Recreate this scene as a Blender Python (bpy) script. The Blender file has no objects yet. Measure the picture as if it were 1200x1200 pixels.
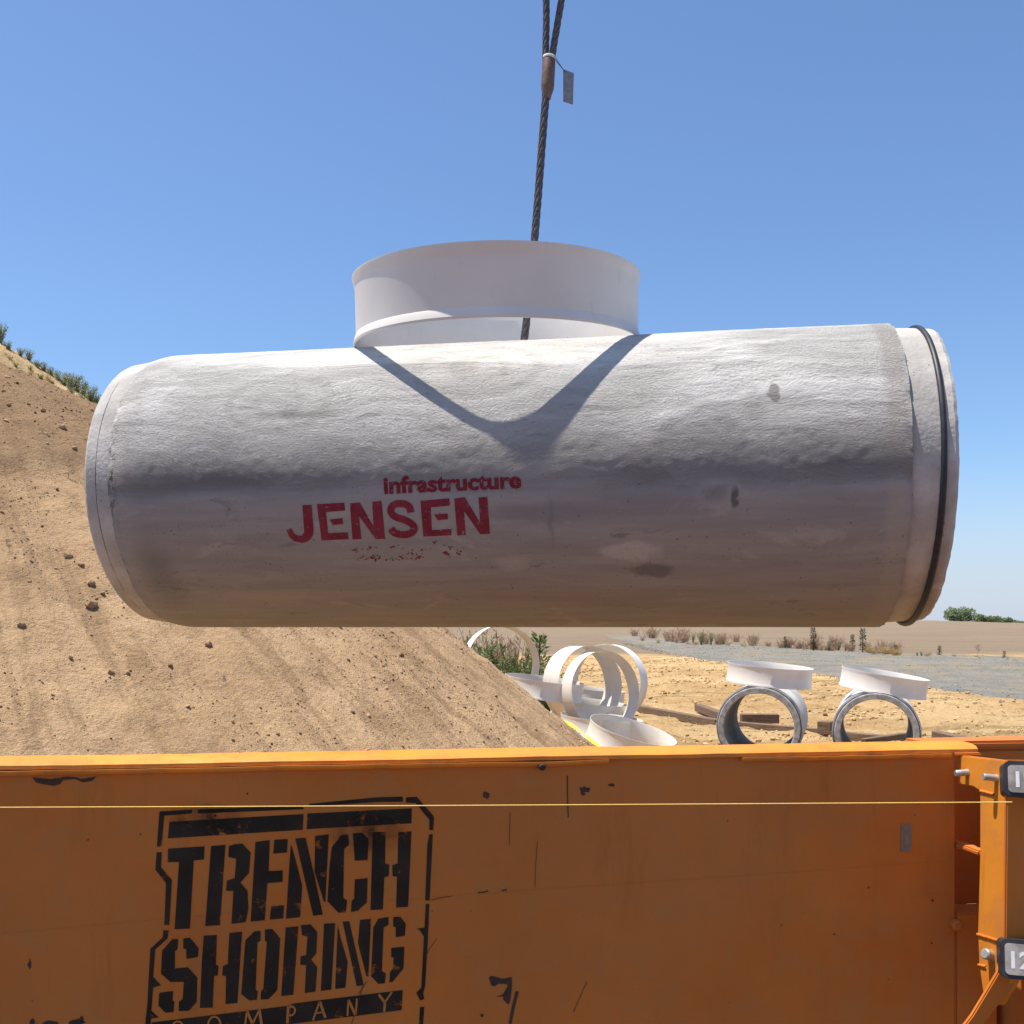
import bpy, bmesh, math, random
import numpy as np
from mathutils import Vector, Matrix, noise
from mathutils.geometry import tessellate_polygon

random.seed(7)
R_ = math.radians
SC = bpy.context.scene
COL = SC.collection

# ------------------------------------------------------------------ camera, light, exposure
CZ = 2.1                                   # eye height above the yard
F = 1200.0                                 # focal length in photograph pixels (photo is 1200 wide)
cam_d = bpy.data.cameras.new('camera')
cam = bpy.data.objects.new('camera', cam_d)
COL.objects.link(cam)
cam.location = (0, 0, CZ)
cam.rotation_euler = (R_(90), 0, 0)
cam_d.sensor_width = 36
cam_d.lens = 36
cam_d.shift_y = 0.1125
cam_d.clip_start = 0.05
cam_d.clip_end = 20000
SC.camera = cam

SUN = Vector((-0.285, 0.012, 0.958)).normalized()
w = bpy.data.worlds.new('World')
SC.world = w
w.use_nodes = True
nt = w.node_tree
nt.nodes.clear()
sky = nt.nodes.new('ShaderNodeTexSky')
sky.sky_type = 'NISHITA'
sky.sun_disc = False
sky.sun_elevation = math.asin(SUN.z)
sky.sun_rotation = math.atan2(SUN.x, SUN.y)
sky.altitude = 0
sky.air_density = 1.0
sky.dust_density = 0.6
sky.ozone_density = 8.0
bg = nt.nodes.new('ShaderNodeBackground')
bg.inputs['Strength'].default_value = 0.121
out = nt.nodes.new('ShaderNodeOutputWorld')
geo = nt.nodes.new('ShaderNodeTexCoord')                       # pale haze colour mixed into the sky low over the whole horizon
sxyz = nt.nodes.new('ShaderNodeSeparateXYZ'); nt.links.new(geo.outputs['Generated'], sxyz.inputs[0])
mr = nt.nodes.new('ShaderNodeMapRange'); mr.interpolation_type = 'SMOOTHSTEP'
nt.links.new(sxyz.outputs[2], mr.inputs[0])
for i_, q_ in enumerate((0.17, -0.02, 0.0, 0.85)): mr.inputs[i_ + 1].default_value = q_
hz = nt.nodes.new('ShaderNodeMix'); hz.data_type = 'RGBA'
nt.links.new(mr.outputs[0], hz.inputs[0]); nt.links.new(sky.outputs[0], hz.inputs[6])
hz.inputs[7].default_value = (3.55, 3.98, 4.85, 1)
nt.links.new(hz.outputs[2], bg.inputs[0])
nt.links.new(bg.outputs[0], out.inputs[0])
sun_d = bpy.data.lights.new('sun', 'SUN')
sun_d.energy = 5.0
sun_d.angle = R_(0.53)
sun_d.color = (1.0, 0.945, 0.855)
sun = bpy.data.objects.new('sun', sun_d)
COL.objects.link(sun)
sun.location = (0, 0, 30)
sun.rotation_euler = SUN.to_track_quat('Z', 'Y').to_euler()
SC.view_settings.view_transform = 'Standard'
SC.view_settings.look = 'None'
SC.view_settings.exposure = 0.5
SC.view_settings.gamma = 1.0
SC.view_settings.use_curve_mapping = False

# ------------------------------------------------------------------ geometry helpers
def U(px, py, Y):
    return Vector(((px - 600) / F * Y, Y, CZ + (735 - py) / F * Y))

def ray(px, py):
    return Vector(((px - 600) / F, 1.0, (735 - py) / F))

def on_plane(px, py, P, n):
    o = Vector((0, 0, CZ)); d = ray(px, py)
    return o + d * ((P - o).dot(n) / d.dot(n))

def mesh(name, verts, faces, smooth=False):
    me = bpy.data.meshes.new(name)
    me.from_pydata([tuple(v) for v in verts], [], faces)
    me.update()
    if smooth:
        me.polygons.foreach_set('use_smooth', [True] * len(me.polygons))
    return me

def obj(name, me, m=None, parent=None, label=None, cat=None, group=None, kind=None):
    o = bpy.data.objects.new(name, me)
    COL.objects.link(o)
    if m is not None and me is not None and len(me.materials) == 0:
        for q in (m if isinstance(m, (list, tuple)) else [m]):
            me.materials.append(q)
    if parent is not None:
        o.parent = parent
    tag(o, label, cat, group, kind)
    return o

def tag(o, label=None, cat=None, group=None, kind=None):
    if label: o['label'] = label
    if cat: o['category'] = cat
    if group: o['group'] = group
    if kind: o['kind'] = kind
    return o

def empty(name, loc=(0, 0, 0), rot=None, **k):
    o = bpy.data.objects.new(name, None)
    COL.objects.link(o)
    o.location = loc
    if rot is not None:
        o.rotation_euler = rot
    return tag(o, **k)

def dup(root, loc, rot, scale=1.0, label=None):
    r = root.copy(); COL.objects.link(r)
    r.location = loc; r.rotation_euler = rot; r.scale = (scale,) * 3
    if label: r['label'] = label
    for ch in list(root.children):
        c = ch.copy(); COL.objects.link(c); c.parent = r
        for g in list(ch.children):
            d = g.copy(); COL.objects.link(d); d.parent = c
    return r

class MB:
    """collects simple solids into one mesh"""
    def __init__(s): s.v = []; s.f = []; s.mi = []
    def add(s, v, f, mi=0):
        b = len(s.v); s.v += [tuple(q) for q in v]; s.f += [tuple(i + b for i in q) for q in f]; s.mi += [mi] * len(f)
    def box(s, M, sx, sy, sz):
        v = [M @ Vector((x * sx / 2, y * sy / 2, z * sz / 2)) for x in (-1, 1) for y in (-1, 1) for z in (-1, 1)]
        s.add(v, [(0, 1, 3, 2), (4, 6, 7, 5), (0, 4, 5, 1), (2, 3, 7, 6), (0, 2, 6, 4), (1, 5, 7, 3)])
    def lathe(s, prof, n, M=Matrix(), closed=True, a0=0, a1=2 * math.pi):
        v = []; k = len(prof); full = abs(a1 - a0 - 2 * math.pi) < 1e-6
        cnt = n if full else n + 1
        for i in range(cnt):
            a = a0 + (a1 - a0) * i / n
            for (r, z) in prof:
                v.append(M @ Vector((r * math.cos(a), r * math.sin(a), z)))
        f = []
        for i in range(n):
            j = (i + 1) % cnt
            for q in range(k if closed else k - 1):
                q2 = (q + 1) % k
                f.append((i * k + q, j * k + q, j * k + q2, i * k + q2))
        s.add(v, f)
    def tube(s, pts, r, n=8, cap=True):
        pts = [Vector(p) for p in pts]
        v = []; f = []
        up = Vector((0.013, 0.31, 0.95)).normalized()
        rad = r if isinstance(r, (list, tuple)) else [r] * len(pts)
        for i, p in enumerate(pts):
            t = (pts[min(i + 1, len(pts) - 1)] - pts[max(i - 1, 0)]).normalized()
            a = t.cross(up)
            if a.length < 1e-4: a = t.cross(Vector((1, 0, 0)))
            a.normalize(); b = t.cross(a).normalized()
            for k in range(n):
                th = 2 * math.pi * k / n
                v.append(p + (a * math.cos(th) + b * math.sin(th)) * rad[i])
        for i in range(len(pts) - 1):
            for k in range(n):
                k2 = (k + 1) % n
                f.append((i * n + k, i * n + k2, (i + 1) * n + k2, (i + 1) * n + k))
        if cap:
            f.append(tuple(range(n))); f.append(tuple(range((len(pts) - 1) * n, len(pts) * n))[::-1])
        s.add(v, f)
    def mesh(s, name, smooth=False):
        me = mesh(name, s.v, s.f, smooth)
        if any(s.mi): me.polygons.foreach_set('material_index', s.mi)
        return me

def recalc(me):
    bm = bmesh.new(); bm.from_mesh(me)
    bmesh.ops.recalc_face_normals(bm, faces=bm.faces)
    bm.to_mesh(me); bm.free()
    return me

def bevel(me, wdt, seg=2, ang=30):
    bm = bmesh.new(); bm.from_mesh(me)
    bmesh.ops.remove_doubles(bm, verts=bm.verts, dist=1e-5)
    bmesh.ops.recalc_face_normals(bm, faces=bm.faces)
    ed = [e for e in bm.edges if len(e.link_faces) == 2 and e.calc_face_angle(0) > R_(ang)]
    bmesh.ops.bevel(bm, geom=ed, offset=wdt, segments=seg, affect='EDGES', clamp_overlap=True)
    bm.to_mesh(me); bm.free()
    return me

def smooth_by_angle(me, ang=35):
    me.polygons.foreach_set('use_smooth', [True] * len(me.polygons))
    me.set_sharp_from_angle(angle=R_(ang))
    return me

def extrude_poly(pts, thick_vec):
    """solid plate from a planar outline"""
    pts = [Vector(p) for p in pts]; n = len(pts)
    v = pts + [p + thick_vec for p in pts]
    tri = tessellate_polygon([pts])
    f = [tuple(t) for t in tri] + [tuple(i + n for i in t)[::-1] for t in tri]
    f += [(i, (i + 1) % n, (i + 1) % n + n, i + n) for i in range(n)]
    return v, f

# ------------------------------------------------------------------ material helper
class NM:
    def __init__(s, name):
        s.m = bpy.data.materials.new(name); s.m.use_nodes = True
        s.t = s.m.node_tree; s.p = s.t.nodes['Principled BSDF']
        s.out = s.t.nodes['Material Output']
    def n(s, typ, **k):
        x = s.t.nodes.new(typ)
        for a, b in k.items(): setattr(x, a, b)
        return x
    def link(s, a, b): s.t.links.new(a, b)
    def inp(s, sock, v):
        if isinstance(v, bpy.types.NodeSocket): s.link(v, sock)
        elif isinstance(v, (tuple, list)) and len(v) == 3 and sock.type == 'RGBA': sock.default_value = (*v, 1)
        else: sock.default_value = v
    def coord(s, kind='Object'):
        return s.n('ShaderNodeTexCoord').outputs[kind]
    def mapv(s, v, scale=(1, 1, 1), loc=(0, 0, 0), rot=(0, 0, 0)):
        x = s.n('ShaderNodeMapping'); s.link(v, x.inputs[0])
        x.inputs['Location'].default_value = loc; x.inputs['Scale'].default_value = scale; x.inputs['Rotation'].default_value = rot
        return x.outputs[0]
    def noise(s, v, scale, detail=4, rough=0.55, dist=0.0, col=False):
        x = s.n('ShaderNodeTexNoise'); s.link(v, x.inputs['Vector'])
        x.inputs['Scale'].default_value = scale; x.inputs['Detail'].default_value = detail
        x.inputs['Roughness'].default_value = rough; x.inputs['Distortion'].default_value = dist
        return x.outputs['Color' if col else 'Fac']
    def vor(s, v, scale, feat='F1', out='Distance', rnd=1.0):
        x = s.n('ShaderNodeTexVoronoi', feature=feat); s.link(v, x.inputs['Vector']); x.inputs['Scale'].default_value = scale
        x.inputs['Randomness'].default_value = rnd
        return x.outputs[out]
    def math(s, op, a, b=None, c=None, clamp=False):
        x = s.n('ShaderNodeMath', operation=op, use_clamp=clamp)
        s.inp(x.inputs[0], a)
        if b is not None: s.inp(x.inputs[1], b)
        if c is not None: s.inp(x.inputs[2], c)
        return x.outputs[0]
    def rng(s, v, a, b, c=0.0, d=1.0, smooth=True):
        x = s.n('ShaderNodeMapRange', interpolation_type='SMOOTHSTEP' if smooth else 'LINEAR')
        s.link(v, x.inputs[0])
        for i, q in enumerate((a, b, c, d)): x.inputs[i + 1].default_value = q
        return x.outputs[0]
    def mix(s, f, a, b, blend='MIX'):
        x = s.n('ShaderNodeMix', data_type='RGBA', blend_type=blend)
        s.inp(x.inputs[0], f); s.inp(x.inputs[6], a); s.inp(x.inputs[7], b)
        return x.outputs[2]
    def vadd(s, a, b, op='ADD'):
        x = s.n('ShaderNodeVectorMath', operation=op); s.inp(x.inputs[0], a); s.inp(x.inputs[1], b)
        return x.outputs[0]
    def vscale(s, a, k):
        x = s.n('ShaderNodeVectorMath', operation='SCALE'); s.inp(x.inputs[0], a); x.inputs['Scale'].default_value = k
        return x.outputs[0]
    def sep(s, v):
        x = s.n('ShaderNodeSeparateXYZ'); s.link(v, x.inputs[0]); return x.outputs
    def comb(s, a, b, c=0.0):
        x = s.n('ShaderNodeCombineXYZ')
        for i, q in enumerate((a, b, c)): s.inp(x.inputs[i], q)
        return x.outputs[0]
    def dist2(s, a, b):
        x = s.n('ShaderNodeVectorMath', operation='DISTANCE'); s.link(a, x.inputs[0]); x.inputs[1].default_value = b
        return x.outputs['Value']
    def bump(s, h, strength=1.0, dist=0.01, normal=None):
        x = s.n('ShaderNodeBump'); x.inputs['Strength'].default_value = strength; x.inputs['Distance'].default_value = dist
        s.link(h, x.inputs['Height'])
        if normal is not None: s.link(normal, x.inputs['Normal'])
        return x.outputs[0]
    def done(s, base=None, rough=0.8, nrm=None, spec=0.3, metal=0.0):
        if base is not None: s.inp(s.p.inputs['Base Color'], base)
        s.inp(s.p.inputs['Roughness'], rough)
        s.p.inputs['Specular IOR Level'].default_value = spec
        s.p.inputs['Metallic'].default_value = metal
        if nrm is not None: s.link(nrm, s.p.inputs['Normal'])
        return s.m
    def wear(s, fac):
        """let the surface below show through where the paint is missing"""
        tr = s.n('ShaderNodeBsdfTransparent'); mx = s.n('ShaderNodeMixShader')
        s.inp(mx.inputs[0], fac); s.link(tr.outputs[0], mx.inputs[1]); s.link(s.p.outputs[0], mx.inputs[2])
        s.link(mx.outputs[0], s.out.inputs[0])

# ------------------------------------------------------------------ the big pipe's frame (needed by its material)
PR = 0.63                                   # barrel radius
TH = R_(9.3)
AD = Vector((math.cos(TH), -math.sin(TH), 0))
AN = Vector((-math.sin(TH), -math.cos(TH), 0))    # horizontal, towards the camera
A0 = Vector((-0.065, 4.597, CZ + PR))
UPV = Vector((0, 0, 1))

def ts_point(t, s, r):
    ph = s / PR
    return A0 + AD * t + (AN * math.cos(ph) + UPV * math.sin(ph)) * r

def px_to_ts(px, py, r=PR):
    o = Vector((0, 0, CZ)) - A0; d = ray(px, py)
    oy, oz, dy, dz = o.dot(AN), o.z, d.dot(AN), d.z
    a = dy * dy + dz * dz; b = 2 * (oy * dy + oz * dz); c = oy * oy + oz * oz - r * r
    disc = max(0.0, b * b - 4 * a * c)
    k = (-b - math.sqrt(disc)) / (2 * a)
    p = o + d * k
    return p.dot(AD), math.atan2(p.z, p.dot(AN)) * PR

def pipe_disp(t, s):
    """hand-trowelled upper half, smooth formed lower half (metres)"""
    m = max(0.0, min(1.0, (s + 0.10 + 0.02 * noise.noise((t * 2.0, 3.1, 0))) / 0.07))
    e = max(0.0, min(1.0, min(t + 1.50, 1.60 - t) / 0.12))
    d = 0.0
    if m > 0:
        wx = t + 0.12 * noise.noise((t * 1.1, s * 1.6, 5.0)); wy = s + 0.10 * noise.noise((t * 1.3, s * 1.3, 9.0))
        d += 0.0017 * noise.noise((wx * 1.5, wy * 5.5, 1.0)) + 0.0008 * noise.noise((wx * 4.5, wy * 18.0, 2.0))
        d += 0.0012 * noise.noise((wx * 26.0, wy * 34.0, 3.0))
    return d * m * e + 0.0012 * noise.noise((t * 1.3, s * 1.5, 7.0)) * e

# ------------------------------------------------------------------ materials
def m_concrete():
    q = NM('cast_concrete')
    uv = q.coord('UV')
    x, s, _ = q.sep(uv)
    n_edge = q.noise(uv, 5.0, 3)
    edge = q.math('ADD', s, q.math('MULTIPLY', q.math('SUBTRACT', n_edge, 0.5), 0.10))
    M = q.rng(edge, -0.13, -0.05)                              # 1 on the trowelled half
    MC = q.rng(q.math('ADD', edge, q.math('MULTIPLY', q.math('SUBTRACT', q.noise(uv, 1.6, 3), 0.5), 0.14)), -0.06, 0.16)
    wv = q.vscale(q.vadd(q.noise(uv, 1.3, 2, col=True), (0.5, 0.5, 0.5), 'SUBTRACT'), 0.28)
    uvw = q.vadd(uv, wv)
    st1 = q.noise(q.mapv(uvw, (2.2, 16, 1)), 1.0, 5, 0.6, 0.6)
    st2 = q.noise(q.mapv(uvw, (9, 42, 1)), 1.0, 4, 0.65, 0.8)
    fine = q.noise(uv, 95, 3, 0.6)
    gran = q.noise(q.mapv(uvw, (72, 120, 1)), 1.0, 6, 0.72, 0.6)
    big = q.noise(uv, 2.2, 3, 0.6)
    rough = q.rng(q.noise(q.mapv(uv, (0.9, 2.4, 1), (7, 2, 0)), 1.0, 4, 0.6, 0.8), 0.36, 0.60, 0.30, 1.0)
    # the hand-float swirls
    def swirl(px, py, rad):
        t0, s0 = px_to_ts(px, py)
        d = q.dist2(q.vadd(uv, q.vscale(wv, 0.18)), (t0, s0, 0))
        d2 = q.math('ADD', q.math('ADD', d, q.math('MULTIPLY', fine, 0.014)), q.math('MULTIPLY', q.noise(uv, 7.0, 3), 0.06))
        rings = q.math('SINE', q.math('MULTIPLY', d2, 150.0))
        return q.math('MULTIPLY', rings, q.rng(d, rad, rad * 0.82)), q.rng(d, rad, rad * 0.9)
    sw1, k1 = swirl(818, 530, 0.20)
    sw2, k2 = swirl(1010, 575, 0.22)
    sw3, k3 = swirl(235, 560, 0.24)
    arcs = None
    for (ax_, ay_, rad_, fr_) in ((560, 430, 0.42, 46.0), (330, 470, 0.36, 52.0), (905, 560, 0.40, 44.0), (720, 640, 0.62, 40.0)):
        t0, s0 = px_to_ts(ax_, ay_)
        d = q.dist2(q.vadd(q.mapv(uv, (1, 1.5, 1)), q.vscale(wv, 0.55)), (t0, s0 * 1.5, 0))
        w_ = q.math('MULTIPLY', q.math('SINE', q.math('ADD', q.math('MULTIPLY', d, fr_), q.math('MULTIPLY', st2, 5.0))), q.rng(d, rad_, rad_ * 0.6))
        arcs = w_ if arcs is None else q.math('ADD', arcs, w_)
    pits = q.rng(q.vor(uv, 38), 0.0, 0.16)
    pitm = q.rng(q.noise(uv, 9, 2), 0.46, 0.60)
    pit = q.math('MULTIPLY', q.math('SUBTRACT', 1.0, pits), pitm)
    h = q.math('MULTIPLY', st1, 0.30)
    h = q.math('ADD', h, q.math('MULTIPLY', q.math('MULTIPLY', st2, 0.5), rough))
    h = q.math('ADD', h, q.math('MULTIPLY', q.math('MULTIPLY', gran, 1.9), rough))
    h = q.math('ADD', h, q.math('MULTIPLY', arcs, 0.10))
    h = q.math('ADD', h, q.math('MULTIPLY', q.math('MULTIPLY', sw1, 0.035), q.rng(gran, 0.40, 0.62)))
    h = q.math('ADD', h, q.math('MULTIPLY', sw2, 0.05))
    h = q.math('ADD', h, q.math('MULTIPLY', sw3, 0.05))
    h = q.math('MULTIPLY', h, M)
    h = q.math('ADD', h, q.math('MULTIPLY', fine, 0.10))
    h = q.math('SUBTRACT', h, q.math('MULTIPLY', pit, 0.5))
    nrm = q.bump(h, 0.9, 0.012)
    # colour: sunlight painted into the pale top, shade into the greyer formed face below with water-marked bands and blotches
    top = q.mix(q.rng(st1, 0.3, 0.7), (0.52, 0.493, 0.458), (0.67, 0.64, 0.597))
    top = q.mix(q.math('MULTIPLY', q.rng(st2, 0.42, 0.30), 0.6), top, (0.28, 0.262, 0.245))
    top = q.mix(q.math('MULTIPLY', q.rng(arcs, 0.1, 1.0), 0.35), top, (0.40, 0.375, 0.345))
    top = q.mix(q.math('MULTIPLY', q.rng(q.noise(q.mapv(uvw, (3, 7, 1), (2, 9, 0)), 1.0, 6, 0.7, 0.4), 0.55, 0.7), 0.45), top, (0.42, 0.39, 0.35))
    top = q.mix(q.math('MULTIPLY', q.math('MULTIPLY', q.rng(gran, 0.43, 0.32), rough), 0.45), top, (0.20, 0.188, 0.175))  # hollows of the grain darkened, their shade painted in
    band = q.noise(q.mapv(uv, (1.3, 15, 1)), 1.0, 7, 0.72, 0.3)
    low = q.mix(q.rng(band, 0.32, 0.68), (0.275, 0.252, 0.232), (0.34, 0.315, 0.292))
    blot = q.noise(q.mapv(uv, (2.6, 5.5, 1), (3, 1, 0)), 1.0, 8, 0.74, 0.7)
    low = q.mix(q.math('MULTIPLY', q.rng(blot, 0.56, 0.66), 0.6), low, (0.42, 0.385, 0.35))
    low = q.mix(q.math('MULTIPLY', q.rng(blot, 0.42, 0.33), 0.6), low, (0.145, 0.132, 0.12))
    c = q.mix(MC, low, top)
    def spot(px, py, rx, ry, col, k, soft=0.5):
        t0, s0 = px_to_ts(px, py)
        v = q.mapv(q.vadd(uv, q.vscale(q.vadd(q.noise(uv, 14, 3, col=True), (.5, .5, .5), 'SUBTRACT'), 0.06)), (1 / rx, 1 / ry, 1), (-t0 / rx, -s0 / ry, 0))
        d = q.dist2(v, (0, 0, 0))
        return q.mix(q.math('MULTIPLY', q.rng(d, 1.0, soft), k), c, col)
    c = spot(738, 645, 0.15, 0.055, (0.46, 0.42, 0.38), 0.85)
    c = spot(765, 668, 0.10, 0.045, (0.15, 0.14, 0.13), 0.75)
    c = spot(860, 583, 0.018, 0.05, (0.07, 0.068, 0.06), 0.85, 0.4)
    c = spot(840, 577, 0.08, 0.05, (0.16, 0.155, 0.15), 0.6, 0.1)
    c = spot(907, 460, 0.022, 0.05, (0.22, 0.20, 0.18), 0.8, 0.6)
    c = spot(645, 608, 0.012, 0.14, (0.18, 0.17, 0.16), 0.55, 0.1)
    c = spot(550, 432, 0.06, 0.05, (0.50, 0.41, 0.30), 0.5, 0.0)
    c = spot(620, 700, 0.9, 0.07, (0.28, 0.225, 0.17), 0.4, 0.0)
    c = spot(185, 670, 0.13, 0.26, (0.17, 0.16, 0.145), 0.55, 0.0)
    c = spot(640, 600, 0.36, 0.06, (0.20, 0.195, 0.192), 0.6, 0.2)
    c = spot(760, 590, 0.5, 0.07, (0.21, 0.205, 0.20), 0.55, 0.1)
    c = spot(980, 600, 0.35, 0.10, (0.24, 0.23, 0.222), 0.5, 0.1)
    c = spot(600, 660, 0.10, 0.05, (0.43, 0.39, 0.355), 0.55, 0.2)
    c = spot(330, 700, 0.45, 0.05, (0.42, 0.345, 0.27), 0.5, 0.0)
    c = spot(885, 470, 0.05, 0.14, (0.34, 0.32, 0.30), 0.35, 0.1)
    c = spot(820, 525, 0.20, 0.17, (0.33, 0.315, 0.295), 0.5, 0.75)
    c = spot(700, 478, 0.16, 0.018, (0.30, 0.28, 0.26), 0.6, 0.0)
    c = spot(250, 520, 0.20, 0.10, (0.36, 0.345, 0.33), 0.4, 0.2)
    c = spot(340, 486, 0.28, 0.030, (0.26, 0.24, 0.22), 0.7, 0.0)
    c = spot(520, 500, 0.10, 0.02, (0.28, 0.26, 0.24), 0.65, 0.0)
    c = spot(460, 590, 0.55, 0.14, (0.36, 0.33, 0.31), 0.6, 0.3)
    # speckle of small holes near the left end and a scatter elsewhere
    sp = q.rng(q.vor(uv, 75), 0.24, 0.08)
    spm = q.math('MULTIPLY', sp, q.rng(q.noise(q.mapv(uv, (1, 1, 1), (0, 0, 2)), 3.2, 4), 0.50, 0.66))
    c = q.mix(q.math('MULTIPLY', spm, 0.65), c, (0.10, 0.095, 0.09))
    c = q.mix(q.math('MULTIPLY', pit, 0.5), c, (0.13, 0.12, 0.11))
    # pale dusty rings where the moulds met
    e1 = q.rng(q.math('ABSOLUTE', q.math('ADD', x, 1.47)), 0.10, 0.0)
    e2 = q.rng(q.math('ABSOLUTE', q.math('SUBTRACT', x, 1.60)), 0.06, 0.02)
    c = q.mix(q.math('MULTIPLY', q.math('MAXIMUM', q.math('MULTIPLY', e1, n_edge), e2), 0.55), c, (0.37, 0.33, 0.285))
    sm = q.rng(q.math('ABSOLUTE', q.math('ADD', x, 1.512)), 0.032, 0.006)
    sm = q.math('MULTIPLY', sm, q.rng(q.math('ABSOLUTE', q.math('SUBTRACT', s, 0.02)), 0.32, 0.06, 0.15, 1.0))
    c = q.mix(q.math('MULTIPLY', q.math('MULTIPLY', sm, q.rng(q.noise(q.mapv(uv, (30, 22, 1)), 1.0, 4, 0.7), 0.47, 0.60)), 0.9), c, (0.075, 0.068, 0.06))  # shade of the pits along the left seam painted dark
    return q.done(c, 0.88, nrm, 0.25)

def m_concrete_plain(name, a, b, scale=6.0):
    q = NM(name); v = q.coord()
    c = q.mix(q.rng(q.noise(v, scale, 5, 0.6), 0.35, 0.65), a, b)
    pit = q.rng(q.vor(v, 45), 0.18, 0.05)
    pit = q.math('MULTIPLY', pit, q.rng(q.noise(v, 7, 2), 0.5, 0.6))
    c = q.mix(q.math('MULTIPLY', pit, 0.7), c, (0.12, 0.115, 0.11))
    h = q.math('SUBTRACT', q.noise(v, 60, 4), q.math('MULTIPLY', pit, 1.0))
    return q.done(c, 0.88, q.bump(h, 0.5, 0.006), 0.25)

def m_plastic(name, a, b):
    q = NM(name); v = q.coord()
    c = q.mix(q.rng(q.noise(v, 3, 4), 0.35, 0.7), a, b)
    c = q.mix(q.math('MULTIPLY', q.rng(q.noise(q.mapv(v, (1, 1, 0.35)), 16, 5, 0.7), 0.58, 0.74), 0.22), c, (0.40, 0.33, 0.25))
    sp = q.math('MULTIPLY', q.rng(q.vor(v, 24), 0.055, 0.03), q.rng(q.noise(v, 5, 1), 0.6, 0.65))
    c = q.mix(q.math('MULTIPLY', sp, 0.8), c, (0.10, 0.09, 0.08))
    return q.done(c, 0.42, q.bump(q.noise(v, 5, 2), 0.015, 0.01), 0.4)

def m_orange(name='orange_paint', a=(0.51, 0.145, 0.022), b=(0.59, 0.178, 0.032)):
    q = NM(name); v = q.coord()
    n1 = q.noise(v, 2.2, 4, 0.6); n2 = q.noise(v, 11, 5, 0.65)
    c = q.mix(q.rng(n1, 0.3, 0.7), a, b)
    c = q.mix(q.math('MULTIPLY', q.rng(q.noise(v, 0.9, 6, 0.7, 0.4), 0.46, 0.64), 0.35), c, (0.44, 0.17, 0.05))
    c = q.mix(q.math('MULTIPLY', q.rng(n2, 0.46, 0.66), 0.5), c, (0.46, 0.185, 0.052))       # dust
    c = q.mix(q.math('MULTIPLY', q.rng(q.noise(q.mapv(v, (1, 1, 0.16)), 9, 6, 0.72), 0.54, 0.74), 0.42), c, (0.33, 0.105, 0.025))
    sp = q.math('MULTIPLY', q.rng(q.vor(v, 17), 0.055, 0.03), q.rng(q.noise(v, 3.1, 2), 0.52, 0.6))
    ch = q.rng(q.noise(v, 28, 4, 0.7), 0.735, 0.76)
    c = q.mix(q.math('MULTIPLY', q.math('MAXIMUM', sp, ch), 0.8), c, (0.07, 0.035, 0.02))
    h = q.math('ADD', q.math('ADD', q.noise(v, 4, 3), q.math('MULTIPLY', q.noise(v, 1.4, 2), 2.5)), q.math('MULTIPLY', q.noise(v, 90, 3), 0.12))
    return q.done(c, q.rng(n2, 0.3, 0.7, 0.5, 0.7), q.bump(h, 0.25, 0.01), 0.2)

def m_paint(name, a, b, scale, lo, hi, rough=0.75):
    """sprayed stencil paint, thin and scuffed in places"""
    q = NM(name); v = q.coord()
    c = q.mix(q.rng(q.noise(v, scale * 0.35, 4), 0.3, 0.7), a, b)
    q.done(c, rough, None, 0.2)
    n = q.noise(v, scale, 6, 0.72)
    q.wear(q.rng(n, lo, hi, 0.0, 0.93))
    return q.m

def m_simple(name, a, b, scale, rough=0.8, bump=0.0, bd=0.01, metal=0.0, spec=0.3, stretch=(1, 1, 1)):
    q = NM(name); v = q.mapv(q.coord(), stretch)
    n = q.noise(v, scale, 5, 0.62)
    c = q.mix(q.rng(n, 0.32, 0.68), a, b)
    return q.done(c, rough, q.bump(n, bump, bd) if bump else None, spec, metal)

def m_island(name, cols, rough=0.9, rand='Random Per Island', trans=0.0):
    """colour varies from piece to piece"""
    q = NM(name)
    g = q.n('ShaderNodeNewGeometry')
    r = q.n('ShaderNodeValToRGB')
    r.color_ramp.interpolation = 'LINEAR'
    el = r.color_ramp.elements
    while len(el) < len(cols): el.new(0.5)
    for i, c in enumerate(cols):
        el[i].position = i / (len(cols) - 1); el[i].color = (*c, 1)
    q.link(g.outputs[rand], r.inputs[0])
    m = q.done(r.outputs[0], rough, None, 0.2)
    if trans:
        tl = q.n('ShaderNodeBsdfTranslucent'); q.link(r.outputs[0], tl.inputs[0])
        mx = q.n('ShaderNodeMixShader'); mx.inputs[0].default_value = trans
        q.link(q.p.outputs[0], mx.inputs[1]); q.link(tl.outputs[0], mx.inputs[2]); q.link(mx.outputs[0], q.out.inputs[0])
    return m

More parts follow.
